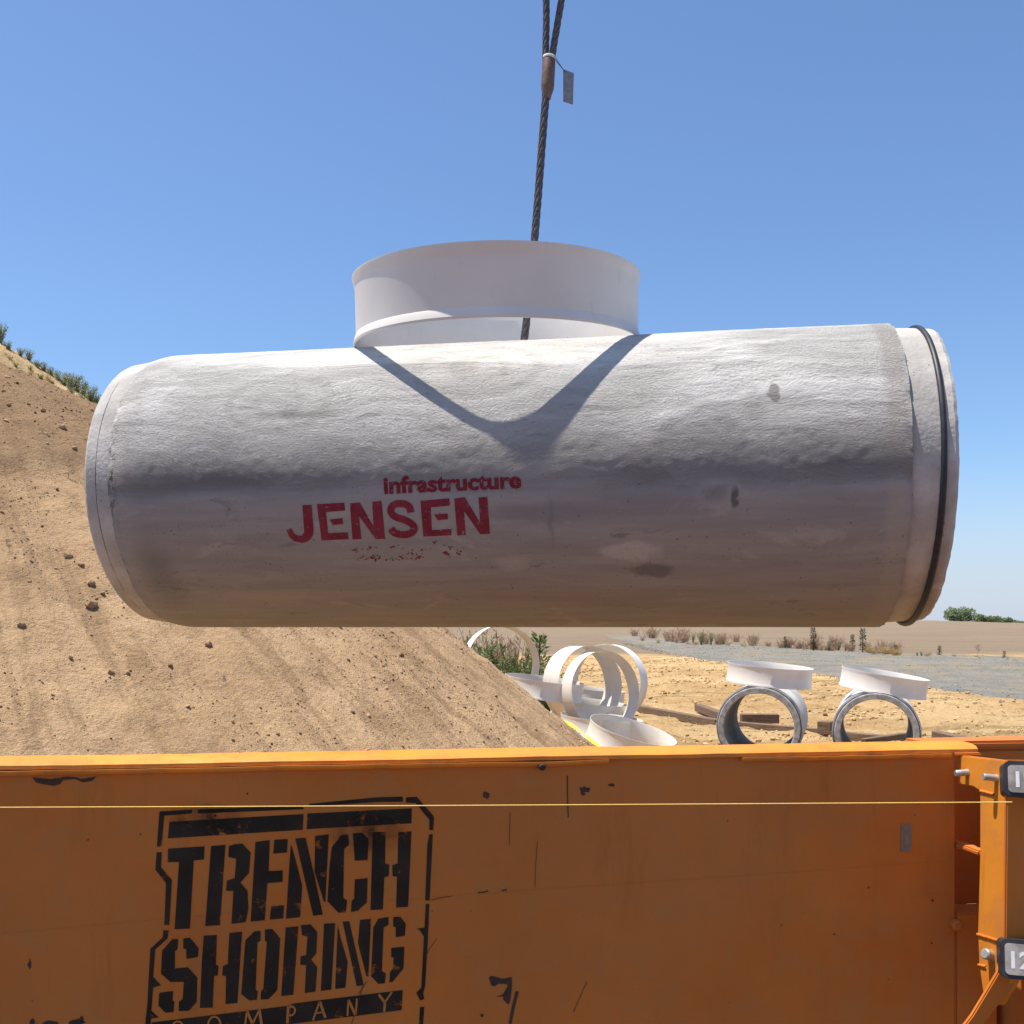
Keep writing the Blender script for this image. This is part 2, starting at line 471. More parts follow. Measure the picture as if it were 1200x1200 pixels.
def m_mound(name, light, mid, dark, dampz=None, ctr=(0, 0)):
    q = NM(name); v = q.coord()
    big = q.noise(q.mapv(v, (0.5, 0.5, 0.5)), 1.0, 4, 0.6)
    sl = q.noise(q.mapv(v, (0.9, 0.9, 0.35), rot=(0, 0, 0.3)), 2.2, 5, 0.6, 0.4)
    c = q.mix(q.rng(big, 0.36, 0.62), mid, light)
    c = q.mix(q.math('MULTIPLY', q.rng(sl, 0.52, 0.66), 0.5), c, dark)
    x, y, z = q.sep(v)
    ang = q.math('ARCTAN2', q.math('SUBTRACT', y, ctr[1]), q.math('SUBTRACT', x, ctr[0]))
    run = q.noise(q.comb(q.math('MULTIPLY', ang, 22.0), q.math('MULTIPLY', z, 0.55), 0.0), 1.0, 6, 0.7, 0.5)
    c = q.mix(q.math('MULTIPLY', q.rng(run, 0.48, 0.62), 0.65), c, dark)
    c = q.mix(q.math('MULTIPLY', q.rng(run, 0.46, 0.34), 0.45), c, light)
    if dampz:
        dz = q.math('ADD', z, q.math('MULTIPLY', q.noise(v, 0.9, 4), 1.6))
        c = q.mix(q.math('MULTIPLY', q.rng(dz, dampz, dampz + 1.1), 0.75), c, (0.235, 0.145, 0.082))
    f1 = q.noise(v, 14, 6, 0.72); f2 = q.noise(v, 55, 5, 0.7)
    c = q.mix(q.math('MULTIPLY', q.rng(f1, 0.56, 0.68), 0.5), c, dark)
    c = q.mix(q.math('MULTIPLY', q.rng(f2, 0.55, 0.66), 0.6), c, dark)
    f3 = q.noise(q.mapv(v, (1, 1, 0.7)), 5.0, 6, 0.75, 0.3)
    c = q.mix(q.math('MULTIPLY', q.rng(f3, 0.55, 0.68), 0.45), c, dark)
    c = q.mix(q.math('MULTIPLY', q.rng(f2, 0.42, 0.32), 0.35), c, light)
    h = q.math('ADD', q.math('ADD', q.math('MULTIPLY', f1, 1.3), q.math('MULTIPLY', f2, 0.5)), q.math('MULTIPLY', run, 0.6))
    return q.done(c, 0.95, q.bump(h, 0.8, 0.05), 0.1)

def m_ground():
    q = NM('dry_dirt'); v = q.coord()
    x, y, z = q.sep(v)
    big = q.noise(v, 0.22, 5, 0.6)
    c = q.mix(q.rng(big, 0.36, 0.64), (0.52, 0.325, 0.145), (0.68, 0.47, 0.235))
    st = q.noise(q.mapv(v, (0.30, 1.6, 1), rot=(0, 0, 0.10)), 1.0, 5, 0.65, 0.7)
    c = q.mix(q.math('MULTIPLY', q.rng(st, 0.52, 0.64), 0.55), c, (0.25, 0.155, 0.07))
    cl = q.noise(v, 2.6, 6, 0.7)
    c = q.mix(q.math('MULTIPLY', q.rng(cl, 0.54, 0.66), 0.5), c, (0.22, 0.135, 0.06))
    c = q.mix(q.math('MULTIPLY', q.rng(cl, 0.44, 0.34), 0.4), c, (0.55, 0.40, 0.22))
    # ploughed field beyond the gravel lot: greyer tan with faint furrow lines
    fur = q.noise(q.mapv(v, (0.05, 0.32, 1), rot=(0, 0, -0.25)), 1.0, 4, 0.6, 0.3)
    fc = q.mix(q.rng(fur, 0.38, 0.62), (0.235, 0.175, 0.115), (0.27, 0.205, 0.138))
    fc = q.mix(q.math('MULTIPLY', q.rng(q.noise(v, 0.5, 5, 0.7), 0.5, 0.7), 0.25), fc, (0.19, 0.14, 0.09))
    fm = q.rng(q.math('ADD', y, q.math('MULTIPLY', q.noise(v, 0.2, 3), 14)), 78, 92)
    c = q.mix(fm, c, fc)
    c = q.mix(q.rng(q.math('ADD', y, q.math('MULTIPLY', q.noise(v, 0.8, 4), 1.5)), 4.6, 3.4), c, (0.25, 0.16, 0.095))   # unseen near soil, darkened to cut light bounced onto the panel
    f = q.noise(v, 9, 6, 0.75)
    c = q.mix(q.math('MULTIPLY', q.rng(f, 0.54, 0.66), 0.4), c, (0.24, 0.15, 0.068))
    h = q.math('ADD', cl, q.math('MULTIPLY', f, 0.5))
    return q.done(c, 0.95, q.bump(h, 1.0, 0.22), 0.1)

def m_gravel():
    q = NM('grey_gravel'); v = q.coord()
    st = q.noise(q.mapv(v, (0.34, 0.20, 1), rot=(0, 0, 0.08)), 1.0, 6, 0.72, 0.5)
    c = q.mix(q.rng(st, 0.40, 0.58), (0.175, 0.172, 0.155), (0.235, 0.215, 0.18))
    sp = q.noise(q.mapv(v, (1, 0.30, 1)), 4.5, 7, 0.8)
    c = q.mix(q.math('MULTIPLY', q.rng(sp, 0.5, 0.66), 0.6), c, (0.10, 0.102, 0.096))
    c = q.mix(q.math('MULTIPLY', q.rng(sp, 0.45, 0.33), 0.5), c, (0.29, 0.285, 0.27))
    c = q.mix(q.math('MULTIPLY', q.rng(q.noise(q.mapv(v, (0.5, 0.4, 1)), 0.6, 6, 0.75, 0.6), 0.50, 0.62), 0.7), c, (0.30, 0.225, 0.13))
    return q.done(c, 0.95, q.bump(sp, 0.8, 0.10), 0.0)

M_CON = m_concrete()
M_END = m_concrete_plain('rim_concrete', (0.40, 0.37, 0.335), (0.54, 0.505, 0.46))
M_INN = m_concrete_plain('inner_concrete', (0.25, 0.245, 0.24), (0.34, 0.33, 0.32))
M_OLD = m_concrete_plain('pale_concrete', (0.42, 0.41, 0.395), (0.54, 0.525, 0.505))
M_RIM = m_concrete_plain('weathered_rim', (0.27, 0.26, 0.245), (0.46, 0.44, 0.415), 14)
M_WHT = m_plastic('white_plastic', (0.72, 0.665, 0.60), (0.77, 0.72, 0.655))
M_CRM = m_plastic('cream_plastic', (0.68, 0.65, 0.585), (0.76, 0.73, 0.67))
M_ORG = m_orange()
M_WEB = m_orange('sunlit_web_orange', (0.60, 0.20, 0.020), (0.68, 0.245, 0.028))  # brighter copy of the orange, sunlight on the gusset put into the colour
M_RAIL = m_orange('sunlit_rail_orange', (0.78, 0.245, 0.030), (0.84, 0.295, 0.046))  # brighter orange again, the rail's sunlight painted into its colour
M_BLK = m_paint('black_stencil', (0.022, 0.016, 0.012), (0.042, 0.030, 0.021), 22, 0.28, 0.44, 0.85)
M_RED = m_paint('red_stencil', (0.20, 0.021, 0.036), (0.26, 0.034, 0.053), 48, 0.30, 0.46, 0.8)
M_RED2 = m_paint('thin_red_stencil', (0.18, 0.013, 0.026), (0.23, 0.022, 0.04), 75, 0.36, 0.46, 0.8)
M_RUST = m_paint('bare_steel_scuff', (0.05, 0.035, 0.028), (0.09, 0.05, 0.035), 60, 0.30, 0.42, 0.8)
M_LINE = m_simple('orange_unpainted', (0.42, 0.15, 0.03), (0.48, 0.18, 0.04), 9, 0.55)
M_STEEL = m_simple('worn_steel', (0.42, 0.40, 0.38), (0.56, 0.54, 0.51), 60, 0.45, 0.2, 0.003, 0.6)
M_ROPE = m_simple('rope_steel', (0.075, 0.068, 0.07), (0.16, 0.14, 0.135), 70, 0.55, 0.3, 0.003, 0.3)
M_FERR = m_simple('ferrule_steel', (0.14, 0.085, 0.065), (0.22, 0.15, 0.12), 40, 0.6, 0.3, 0.003, 0.2)
M_TAG = m_simple('tag_metal', (0.22, 0.21, 0.215), (0.33, 0.31, 0.31), 50, 0.5, 0.2, 0.003, 0.4)
M_RUB = m_simple('black_rubber', (0.018, 0.019, 0.024), (0.034, 0.034, 0.04), 30, 0.5, 0.2, 0.004, 0, 0.4)
M_PLATE = m_simple('plate_grey', (0.24, 0.205, 0.18), (0.42, 0.37, 0.33), 30, 0.5, 0.1, 0.003)
M_DIGIT = m_simple('digit_white', (0.72, 0.70, 0.67), (0.8, 0.78, 0.75), 40, 0.6)
M_STICK = m_simple('faded_sticker', (0.19, 0.145, 0.105), (0.25, 0.20, 0.15), 40, 0.5)
M_WOOD = m_simple('weathered_timber', (0.13, 0.08, 0.048), (0.22, 0.15, 0.10), 5, 0.85, 0.5, 0.02, stretch=(1, 9, 9))
M_YEL = m_simple('yellow_tape', (0.85, 0.72, 0.03), (0.92, 0.80, 0.08), 6, 0.4)
M_STR = m_simple('mason_line', (0.80, 0.50, 0.10), (0.9, 0.62, 0.18), 200, 0.6)
M_MOUND = m_mound('damp_mound_dirt', (0.56, 0.375, 0.21), (0.47, 0.305, 0.168), (0.28, 0.175, 0.095), 3.9, (-7.46, 12.96))
M_BANK = m_mound('pale_bank_dirt', (0.62, 0.45, 0.24), (0.52, 0.365, 0.19), (0.33, 0.22, 0.11))
M_GRD = m_ground()
M_GRV = m_gravel()
M_CLOD = m_island('dirt_clod', [(0.14, 0.09, 0.052), (0.26, 0.17, 0.098), (0.40, 0.265, 0.155), (0.50, 0.345, 0.21)])
M_GRN = m_island('green_leaf', [(0.07, 0.12, 0.03), (0.12, 0.18, 0.05), (0.18, 0.22, 0.085), (0.25, 0.26, 0.12)], 0.7, trans=0.25)
M_SAGE = m_island('sage_leaf', [(0.15, 0.20, 0.08), (0.23, 0.28, 0.13), (0.32, 0.35, 0.19), (0.44, 0.43, 0.26)], 0.8, trans=0.25)
M_DKG = m_island('dark_leaf', [(0.018, 0.038, 0.016), (0.035, 0.062, 0.025), (0.06, 0.085, 0.04)], 0.7, trans=0.15)
M_DRY = m_island('dry_stalk', [(0.34, 0.20, 0.12), (0.44, 0.30, 0.18), (0.38, 0.25, 0.19), (0.54, 0.41, 0.26)], 0.9, trans=0.2)
M_STRAW = m_island('straw_stalk', [(0.50, 0.36, 0.17), (0.58, 0.42, 0.21), (0.42, 0.28, 0.13)], 0.9, trans=0.2)
M_TWIG = m_island('grey_twig', [(0.24, 0.185, 0.16), (0.33, 0.26, 0.22), (0.2, 0.15, 0.12)], 0.9)
M_TREE = m_island('tree_leaf', [(0.15, 0.20, 0.11), (0.20, 0.26, 0.13), (0.27, 0.33, 0.17), (0.32, 0.37, 0.20)], 0.7, trans=0.2)  # leaf colours lightened to paint in distance haze
M_BARK = m_simple('bark', (0.09, 0.065, 0.045), (0.15, 0.11, 0.08), 8, 0.9, 0.5, 0.02)

# ------------------------------------------------------------------ terrain
def sst(a, b, x):
    t = max(0.0, min(1.0, (x - a) / (b - a))); return t * t * (3 - 2 * t)

def lerp_tab(tab, y):
    for (a, b), (c, d) in zip(tab, tab[1:]):
        if y <= c: return b + (d - b) * max(0.0, (y - a)) / (c - a)
    return tab[-1][1]

XL = [(18, 15.6), (29.6, 14.9), (47.5, 13.9), (63, 12.7), (114, 13.2), (150, 13.4)]
XRT = [(18, 95), (45, 80), (60, 58), (72, 36), (90, 26.5), (115, 24), (150, 17)]

def in_road(X, Y):
    if Y < 18 or Y > 150: return 0.0
    return sst(-1.0, 0.6, X - lerp_tab(XL, Y)) * sst(-1.0, 0.6, lerp_tab(XRT, Y) - X)

def g_smooth(X, Y):
    z = 0.0
    # skirt of the spoil heap that the loose rings lie on
    b = 1.0 if X < -0.2 else math.exp(-(X + 0.2) / 1.55)
    z += 1.0 * b * math.exp(-((Y - 17.0) / 4.6) ** 2)
    if Y > 80:
        crest = 4.1 if X < 122 else max(-1.0, 4.1 - 0.10 * (X - 122))
        if Y <= 300: z += crest * (0.25 * (Y - 80) / 220 + 0.75 * sst(80, 330, Y) / sst(80, 330, 300))
        else: z += crest * max(0.0, 1 - (Y - 300) / 500)
    return z

def gz(X, Y):
    z = g_smooth(X, Y)
    k = 1 - in_road(X, Y)
    if Y > 9 and Y < 300:
        f = sst(9, 14, Y) * (1 - sst(70, 110, Y)) * k
        if f > 0:
            z += f * (0.14 * noise.noise((X * 0.30, Y * 0.95 + X * 0.1, 0.3)) + 0.09 * noise.noise((X * 1.3, Y * 1.9, 4.0)) + 0.06 * noise.noise((X * 3.3, Y * 3.0, 7.0)))
        z += 0.12 * sst(90, 130, Y) * noise.noise((X * 0.1, Y * 0.1, 2.0))
    return z - 0.06 * (1 - k)

ys = [-400, -150, -60, -25, -10, -4, 0, 3, 6, 8, 9]
y = 9.0
while y < 150: y += max(0.16, (y - 5) * 0.0125); ys.append(y)
while y < 340: y += 5; ys.append(y)
ys += [380, 440, 520, 640, 800, 1200, 2000, 4000, 9000]
us = [i / 130 * 1.25 for i in range(-130, 131)]
us = [math.copysign(abs(u) ** 1.25, u) for u in us]
V = []; FA = []
for yy in ys:
    wdt = 7 + abs(yy) * 0.85
    for u in us:
        X = u * wdt
        V.append((X, yy, gz(X, yy)))
nu = len(us)
for i in range(len(ys) - 1):
    for j in range(nu - 1):
        a = i * nu + j; FA.append((a, a + 1, a + nu + 1, a + nu))
obj('ground', mesh('ground', V, FA, True), M_GRD, kind='structure')

V = []; FA = []; NC = 110; yy = 18.0; rows = 0
while yy < 150:
    xl = lerp_tab(XL, yy) + 0.9 * noise.noise((yy * 0.35, 1.0, 0)) + 0.5 * noise.noise((yy * 1.3, 2.0, 0))
    xr = lerp_tab(XRT, yy) + 0.9 * noise.noise((yy * 0.3, 5.0, 0)) + 0.4 * noise.noise((yy * 1.1, 6.0, 0))
    for j in range(NC + 1):
        t = (j / NC) ** 1.3; X = xl + (xr - xl) * t
        V.append((X, yy, g_smooth(X, yy) + 0.03 - 0.11 * (1 if j in (0, NC) else 0) + 0.012 * noise.noise((X * 0.9, yy * 0.7, 0)) + 0.014 * noise.noise((X * 2.6, yy * 1.8, 5))))
    rows += 1; yy += max(0.25, yy * 0.008)
for i in range(rows - 1):
    for j in range(NC):
        a = i * (NC + 1) + j; FA.append((a, a + 1, a + NC + 2, a + NC + 1))
obj('gravel_road', mesh('gravel_road', V, FA, True), M_GRV, kind='structure')

MP = (-7.46548264, 12.95692034, 5.44787916, 0.85570541, 3.48577164, 1.02552775)
BP = (-11.72238375, 17.50957917, 7.83396859, 0.86663318, 3.66778462, 0.87141962)
def cone(p, X, Y):
    r2 = (X - p[0]) ** 2 + ((Y - p[1]) * p[5]) ** 2
    return p[2] - p[3] * (math.sqrt(r2 + p[4] ** 2) - p[4])
def mound_z(X, Y):
    z = cone(MP, X, Y)
    a = math.atan2(Y - MP[1], X - MP[0]) * 7
    r = math.hypot(X - MP[0], Y - MP[1])
    z += 0.17 * noise.noise((a * 0.55, r * 0.25, 1.0)) + 0.05 * noise.noise((a * 2.2, r * 0.4, 14.0)) + 0.05 * noise.noise((X * 1.5, Y * 1.5, 3.0))
    z += 0.030 * noise.noise((X * 4.5, Y * 4.5, 5.0)) + 0.020 * noise.noise((X * 9, Y * 9, 8.0))
    # slump ledges near the top
    t = z - 3.55 + 0.35 * noise.noise((X * 0.7, Y * 0.7, 11.0))
    z += 0.09 * (sst(-0.06, 0.04, t) - sst(0.15, 1.1, t)) * sst(0.0, 0.25, noise.noise((X * 0.9, Y * 0.9, 21.0)) + 0.1)
    return z
def bank_z(X, Y):
    return cone(BP, X, Y) + 0.12 * noise.noise((X * 0.8, Y * 0.8, 2.0)) + 0.07 * noise.noise((X * 2.3, Y * 2.3, 6.0)) + 0.04 * noise.noise((X * 6, Y * 6, 9.0))

def height_sheet(name, fn, p, x0, x1, y0, y1, step, mat, ext=0):
    nx = int((x1 - x0) / step) + 1; ny = int((y1 - y0) / step) + 1
    V = []; FA = []; idx = {}
    for j in range(ny):
        for i in range(nx):
            X = x0 + i * step; Y = y0 + j * step
            z = cone(p, X, Y)
            if z > -0.6:
                idx[(i, j)] = len(V); V.append((X, Y, fn(X, Y)))
    for j in range(ny - 1):
        for i in range(nx - 1):
            k = [(i, j), (i + 1, j), (i + 1, j + 1), (i, j + 1)]
            if all(q in idx for q in k): FA.append(tuple(idx[q] for q in k))
    return obj(name, mesh(name, V, FA, True), mat, kind='structure')

height_sheet('dirt_mound', mound_z, MP, -17, 2.6, 4.0, 23, 0.055, M_MOUND)
height_sheet('dry_bank', bank_z, BP, -23, -1.0, 7.0, 28, 0.12, M_BANK)

def hit(fn, px, py, y0=4.5, y1=30.0, step=0.05):
    d = ray(px, py); Y = y0
    while Y < y1:
        X = d.x * Y; z = CZ + d.z * Y
        if z <= fn(X, Y): return Vector((X, Y, fn(X, Y)))
        Y += step
    return None

# ------------------------------------------------------------------ clods on the mound
def rock(r, rnd, n=0):
    bm = bmesh.new(); bmesh.ops.create_icosphere(bm, subdivisions=1, radius=r)
    sx, sy, sz = rnd.uniform(.75, 1.35), rnd.uniform(.75, 1.2), rnd.uniform(.5, .85)
    for v in bm.verts:
        k = rnd.uniform(.72, 1.2); v.co = Vector((v.co.x * sx * k, v.co.y * sy * k, v.co.z * sz * k))
    vs = [v.co.copy() for v in bm.verts]; fs = [tuple(v.index for v in f.verts) for f in bm.faces]
    bm.free(); return vs, fs

rnd = random.Random(3)
protos = [rock(1.0, rnd) for _ in range(14)]
mb = MB()
for _ in range(52000):
    X = rnd.uniform(-9.5, 2.0); Y = rnd.uniform(5.2, 14.0)
    if cone(MP, X, Y) < 0.15: continue
    cov = noise.noise((X * 0.55, Y * 0.55, 31.0)) + 0.5 * noise.noise((X * 1.7, Y * 1.7, 33.0))
    if rnd.random() > 0.26 + cov * 1.4: continue
    s = min(0.030, 0.0034 * math.exp(abs(rnd.gauss(0, 0.62)))) * (0.75 + Y * 0.035)
    vs, fs = protos[rnd.randrange(14)]
    M = Matrix.Translation((X, Y, mound_z(X, Y) + s * 0.25)) @ Matrix.Rotation(rnd.uniform(0, 6.3), 4, 'Z') @ Matrix.Rotation(0.5, 4, 'X') @ Matrix.Scale(s, 4)
    mb.add([M @ q for q in vs], fs)
obj('loose_clods', mb.mesh('loose_clods'), M_CLOD, kind='stuff', label='loose crumbs and small clods scattered over the dirt mound')

for i, (px, py, sz) in enumerate([(25, 737, 10), (80, 655, 14), (107, 716, 17), (120, 701, 9), (244, 757, 13), (107, 687, 12), (73, 506, 10), (87, 529, 8), (50, 484, 9), (10, 478, 8), (83, 772, 9), (130, 790, 9), (220, 830, 8), (95, 668, 9), (150, 795, 8)]):
    p = hit(mound_z, px, py)
    if p is None: continue
    s = sz / 2 / F * p.y * 0.9
    vs, fs = rock(s, rnd)
    o = obj('dirt_clod', mesh('dirt_clod', vs, fs), M_CLOD, label='fist sized dry dirt clod on the mound slope', cat='dirt clod', group='larger clods on the mound slope')
    o.location = p + Vector((0, 0, s * 0.3)); o.rotation_euler = (0.4, 0, rnd.uniform(0, 6))

M_STONE = m_island('gravel_stone', [(0.10, 0.105, 0.10), (0.17, 0.172, 0.165), (0.25, 0.245, 0.23), (0.36, 0.34, 0.30)])
M_YCLOD = m_island('yard_clod', [(0.30, 0.19, 0.085), (0.42, 0.28, 0.125), (0.54, 0.37, 0.175), (0.60, 0.43, 0.22)])
mb = MB()
for _ in range(5000):
    Y = 24 + 90 * rnd.random() ** 1.7
    X = lerp_tab(XL, Y) - 1.2 + rnd.random() ** 1.2 * min(30, (lerp_tab(XRT, Y) - lerp_tab(XL, Y) + 1.5))
    if X > Y * 0.56 + 1: continue
    s = rnd.uniform(0.012, 0.03) * (0.7 + Y / 60)
    vs, fs = protos[rnd.randrange(14)]
    M = Matrix.Translation((X, Y, g_smooth(X, Y) + 0.03)) @ Matrix.Rotation(rnd.uniform(0, 6.3), 4, 'Z') @ Matrix.Scale(s, 4)
    mb.add([M @ q for q in vs], fs)
obj('gravel_stones', mb.mesh('gravel_stones'), M_STONE, kind='stuff', label='loose grey stones strewn over the gravel lot')
mb = MB()
for _ in range(30000):
    Y = 13 + 55 * rnd.random() ** 1.5; X = rnd.uniform(-1.5, min(16, 0.52 * Y + 1))
    if in_road(X, Y) > 0.5: continue
    cov = noise.noise((X * 0.3, Y * 0.95, 51.0)) + 0.6 * noise.noise((X * 1.1, Y * 1.7, 53.0))
    if rnd.random() > 0.22 + cov * 1.3: continue
    s = 0.013 * math.exp(abs(rnd.gauss(0, 0.7))) * (0.7 + Y / 45)
    s = min(s, 0.065)
    vs, fs = protos[rnd.randrange(14)]
    M = Matrix.Translation((X, Y, gz(X, Y) + s * .3)) @ Matrix.Rotation(rnd.uniform(0, 6.3), 4, 'Z') @ Matrix.Scale(s, 4)
    mb.add([M @ q for q in vs], fs)
obj('yard_clods', mb.mesh('yard_clods'), M_YCLOD, kind='stuff', label='broken clods of dry earth strewn over the sandy yard')

# ------------------------------------------------------------------ plants
def leaf_quad(mb, p, d, L, W, rnd, mi=0):
    d = d.normalized(); side = d.cross(Vector((rnd.gauss(0, 1), rnd.gauss(0, 1), rnd.gauss(0, 1)))).normalized() * W / 2
    mid = p + d * L * 0.5
    mb.add([p, mid + side, p + d * L, mid - side], [(0, 1, 2, 3)], mi)

def weed_mesh(kind, rnd):
    """unit-height plant: returns (stem mesh, foliage mesh)"""
    st = MB(); fo = MB()
    if kind == 'bush':
        for _ in range(16):
            a = rnd.uniform(0, 6.3); lean = rnd.uniform(0, .55); h = rnd.uniform(.55, 1.0)
            tip = Vector((math.cos(a) * lean * h, math.sin(a) * lean * h, h * (1 - lean * .35)))
            st.tube([(0, 0, -0.05), tip * .55 + Vector((0, 0, .05)), tip], [.012, .008, .003], 4, False)
            for k in range(34):
                t = rnd.uniform(.12, 1.0)
                p = tip * t + Vector((rnd.gauss(0, .045), rnd.gauss(0, .045), rnd.gauss(0, .03)))
                leaf_quad(fo, p, Vector((rnd.gauss(0, 1), rnd.gauss(0, 1), rnd.uniform(.0, 1.4))), rnd.uniform(.06, .13), rnd.uniform(.02, .042), rnd)
    elif kind == 'stalk':
        st.tube([(0, 0, -0.05), (0.01, 0, .5), (0, 0.01, 1.0)], [.022, .016, .006], 5, False)
        for k in range(330):
            t = rnd.uniform(.08, 1.0) ** .9; a = rnd.uniform(0, 6.3)
            r = .10 * (1.12 - t) + .035
            p = Vector((math.cos(a) * r * rnd.random(), math.sin(a) * r * rnd.random(), t))
            leaf_quad(fo, p, Vector((math.cos(a), math.sin(a), rnd.uniform(.2, 1.4))), rnd.uniform(.05, .10), .022, rnd)
    elif kind == 'dry':
        for _ in range(46):
            a = rnd.uniform(0, 6.3); lean = abs(rnd.gauss(0, .35)); h = rnd.uniform(.45, 1.0)
            o = Vector((rnd.gauss(0, .12), rnd.gauss(0, .12), -0.03))
            tip = o + Vector((math.cos(a) * lean * h, math.sin(a) * lean * h, h))
            st.tube([o, (o + tip) / 2 + Vector((rnd.gauss(0, .02), 0, 0)), tip], [.010, .008, .004], 3, False)
            for k in range(7):
                p = o.lerp(tip, rnd.uniform(.45, 1.0))
                leaf_quad(fo, p, Vector((rnd.gauss(0, 1), rnd.gauss(0, 1), rnd.uniform(.2, 1.5))), rnd.uniform(.05, .12), .03, rnd)
    elif kind == 'twig':
        def br(p, d, L, r, lv):
            e = p + d * L; st.tube([p, e], [r, r * .6], 4, False)
            if lv == 0: return
            for _ in range(4):
                nd = (d + Vector((rnd.gauss(0, .55), rnd.gauss(0, .55), rnd.gauss(0.1, .3)))).normalized()
                br(p.lerp(e, rnd.uniform(.4, 1)), nd, L * .62, r * .55, lv - 1)
        br(Vector((0, 0, -.03)), Vector((0, 0, 1)), .42, .02, 4)
        for k in range(60):
            v = Vector(st.v[rnd.randrange(len(st.v))]); leaf_quad(fo, v, Vector((rnd.gauss(0, 1), rnd.gauss(0, 1), .5)), .05, .02, rnd)
    return st, fo

PLANTS = {}
def plant(kind, mats, name, label, cat, group):
    rr = random.Random(hash((kind, name)) % 1000 if False else len(PLANTS) + 11)
    st, fo = weed_mesh(kind, rr)
    PLANTS[name] = (st.mesh(name + '_stem'), fo.mesh(name + '_foliage'), mats, label, cat, group)
def grow(name, loc, h, wide=1.0, label=None):
    sm, fm, mats, lab, cat, grp = PLANTS[name]
    real = 'weed_plant' if cat == 'weed' else ('shrub' if cat == 'shrub' else 'dry_shrub')
    e = empty(real, loc, (0, 0, random.uniform(0, 6.3)), label=label or lab, cat=cat, group=grp)
    e.scale = (h * wide, h * wide, h)
    for q, m_, nm in ((sm, mats[0], 'stem'), (fm, mats[1], 'foliage')):
        obj(nm, q, m_, e)
    return e
plant('bush', (M_BARK, M_GRN), 'green_weed', 'leafy green weed growing beside the upright white ring', 'weed', 'weeds beside the loose white rings')
plant('bush', (M_BARK, M_GRN), 'green_weed_b', 'leafy green weed growing beside the upright white ring', 'weed', 'weeds beside the loose white rings')
plant('bush', (M_BARK, M_SAGE), 'sage', 'sage green shrub rooted on the pale crest of the bank', 'shrub', 'shrubs on the bank crest')
plant('bush', (M_BARK, M_SAGE), 'road_sage', 'pale green bush at the far edge of the gravel', 'shrub', 'bushes along the gravel edge')
plant('stalk', (M_DKG, M_DKG), 'stalk', 'tall dark weed stalk standing at the far gravel edge', 'weed', 'dark weed stalks along the gravel edge')
plant('stalk', (M_DKG, M_GRN), 'stalk_near', 'tall narrow weed stalk beside the upright white ring', 'weed', 'weeds beside the loose white rings')
plant('dry', (M_DRY, M_DRY), 'dry', 'reddish brown dried weed at the edge of the field', 'dry weed', 'dried weeds along the field edge')
plant('dry', (M_DRY, M_DRY), 'dry_by_rings', 'brown dried weed among the green weeds beside the white rings', 'dry weed', 'dried weeds by the loose rings')
plant('dry', (M_STRAW, M_STRAW), 'straw', 'straw coloured dry grass tuft at the edge of the field', 'dry weed', 'straw tufts along the field edge')
plant('dry', (M_STRAW, M_STRAW), 'bank_straw', 'dry straw tuft on the pale bank behind the dirt mound', 'dry weed', 'straw tufts on the pale bank')
plant('twig', (M_TWIG, M_TWIG), 'twig', 'leafless greyish twiggy shrub standing alone at the field edge', 'dry shrub', None)
plant('twig', (M_TWIG, M_DKG), 'tuft', 'dark dried tuft lying on the mound slope', 'dry shrub', 'dried tufts on the mound slope')

def grow_at(name, px, py, hpx, wide=1.0, fn=gz, y0=20, y1=320, label=None):
    p = hit(fn, px, py, y0, y1, 0.1 if y1 < 40 else 0.4)
    if p is None: return
    return grow(name, p, hpx / F * p.y, wide, label)

# behind the loose rings
for (px, top, Y, k, wd) in [(548, 742, 19.5, 'green_weed', .8), (562, 738, 20.5, 'green_weed_b', .8), (577, 745, 19.0, 'green_weed', .9), (590, 752, 20.0, 'green_weed_b', .9),
                            (603, 757, 19.3, 'green_weed', .9), (617, 755, 20.2, 'green_weed_b', .8), (630, 764, 19.6, 'green_weed', .8), (641, 768, 20.4, 'green_weed_b', .7),
                            (570, 760, 18.2, 'green_weed_b', 1.0), (598, 770, 18.4, 'green_weed', 1.0), (622, 778, 18.6, 'green_weed_b', 1.0),
                            (532, 738, 21.0, 'green_weed_b', .9), (585, 730, 22.5, 'dry_by_rings', .7), (600, 737, 23.0, 'dry_by_rings', .7), (611, 745, 22.0, 'dry_by_rings', .6), (560, 730, 22.0, 'dry_by_rings', .7), (632, 745, 20.8, 'stalk_near', 1.3)]:
    X = (px - 600) / F * Y; zb = gz(X, Y)
    grow(k, (X, Y, zb), CZ + (735 - top) / F * Y - zb, wd)
# crest of the pale bank
rr_b = random.Random(9)
for (px, py, h, wd) in [(1, 402, 30, .8), (-14, 396, 38, .9), (10, 410, 14, 1.2), (24, 417, 13, 1.4), (34, 422, 17, 1.5), (43, 426, 13, 1.4), (52, 434, 13, 1.3), (60, 440, 14, 1.3), (68, 446, 16, 1.2),
                        (76, 452, 20, 1.3), (83, 456, 24, 1.3), (90, 459, 24, 1.3), (98, 464, 22, 1.3), (106, 470, 22, 1.3), (113, 476, 20, 1.2), (95, 474, 16, 1.4), (104, 482, 15, 1.4), (84, 464, 15, 1.4), (120, 482, 16, 1.2), (18, 430, 8, 1.5), (48, 444, 9, 1.6), (28, 440, 7, 1.6), (72, 462, 9, 1.6), (62, 452, 9, 1.0), (36, 434, 9, 1.0)]:
    p = hit(bank_z, px, py, 12, 22, 0.03)
    if p is None:
        p = hit(bank_z, px, py + 5, 12, 22, 0.03)
    if p is not None: grow('sage', p - Vector((0, 0, .03)), h / F * p.y, wd)
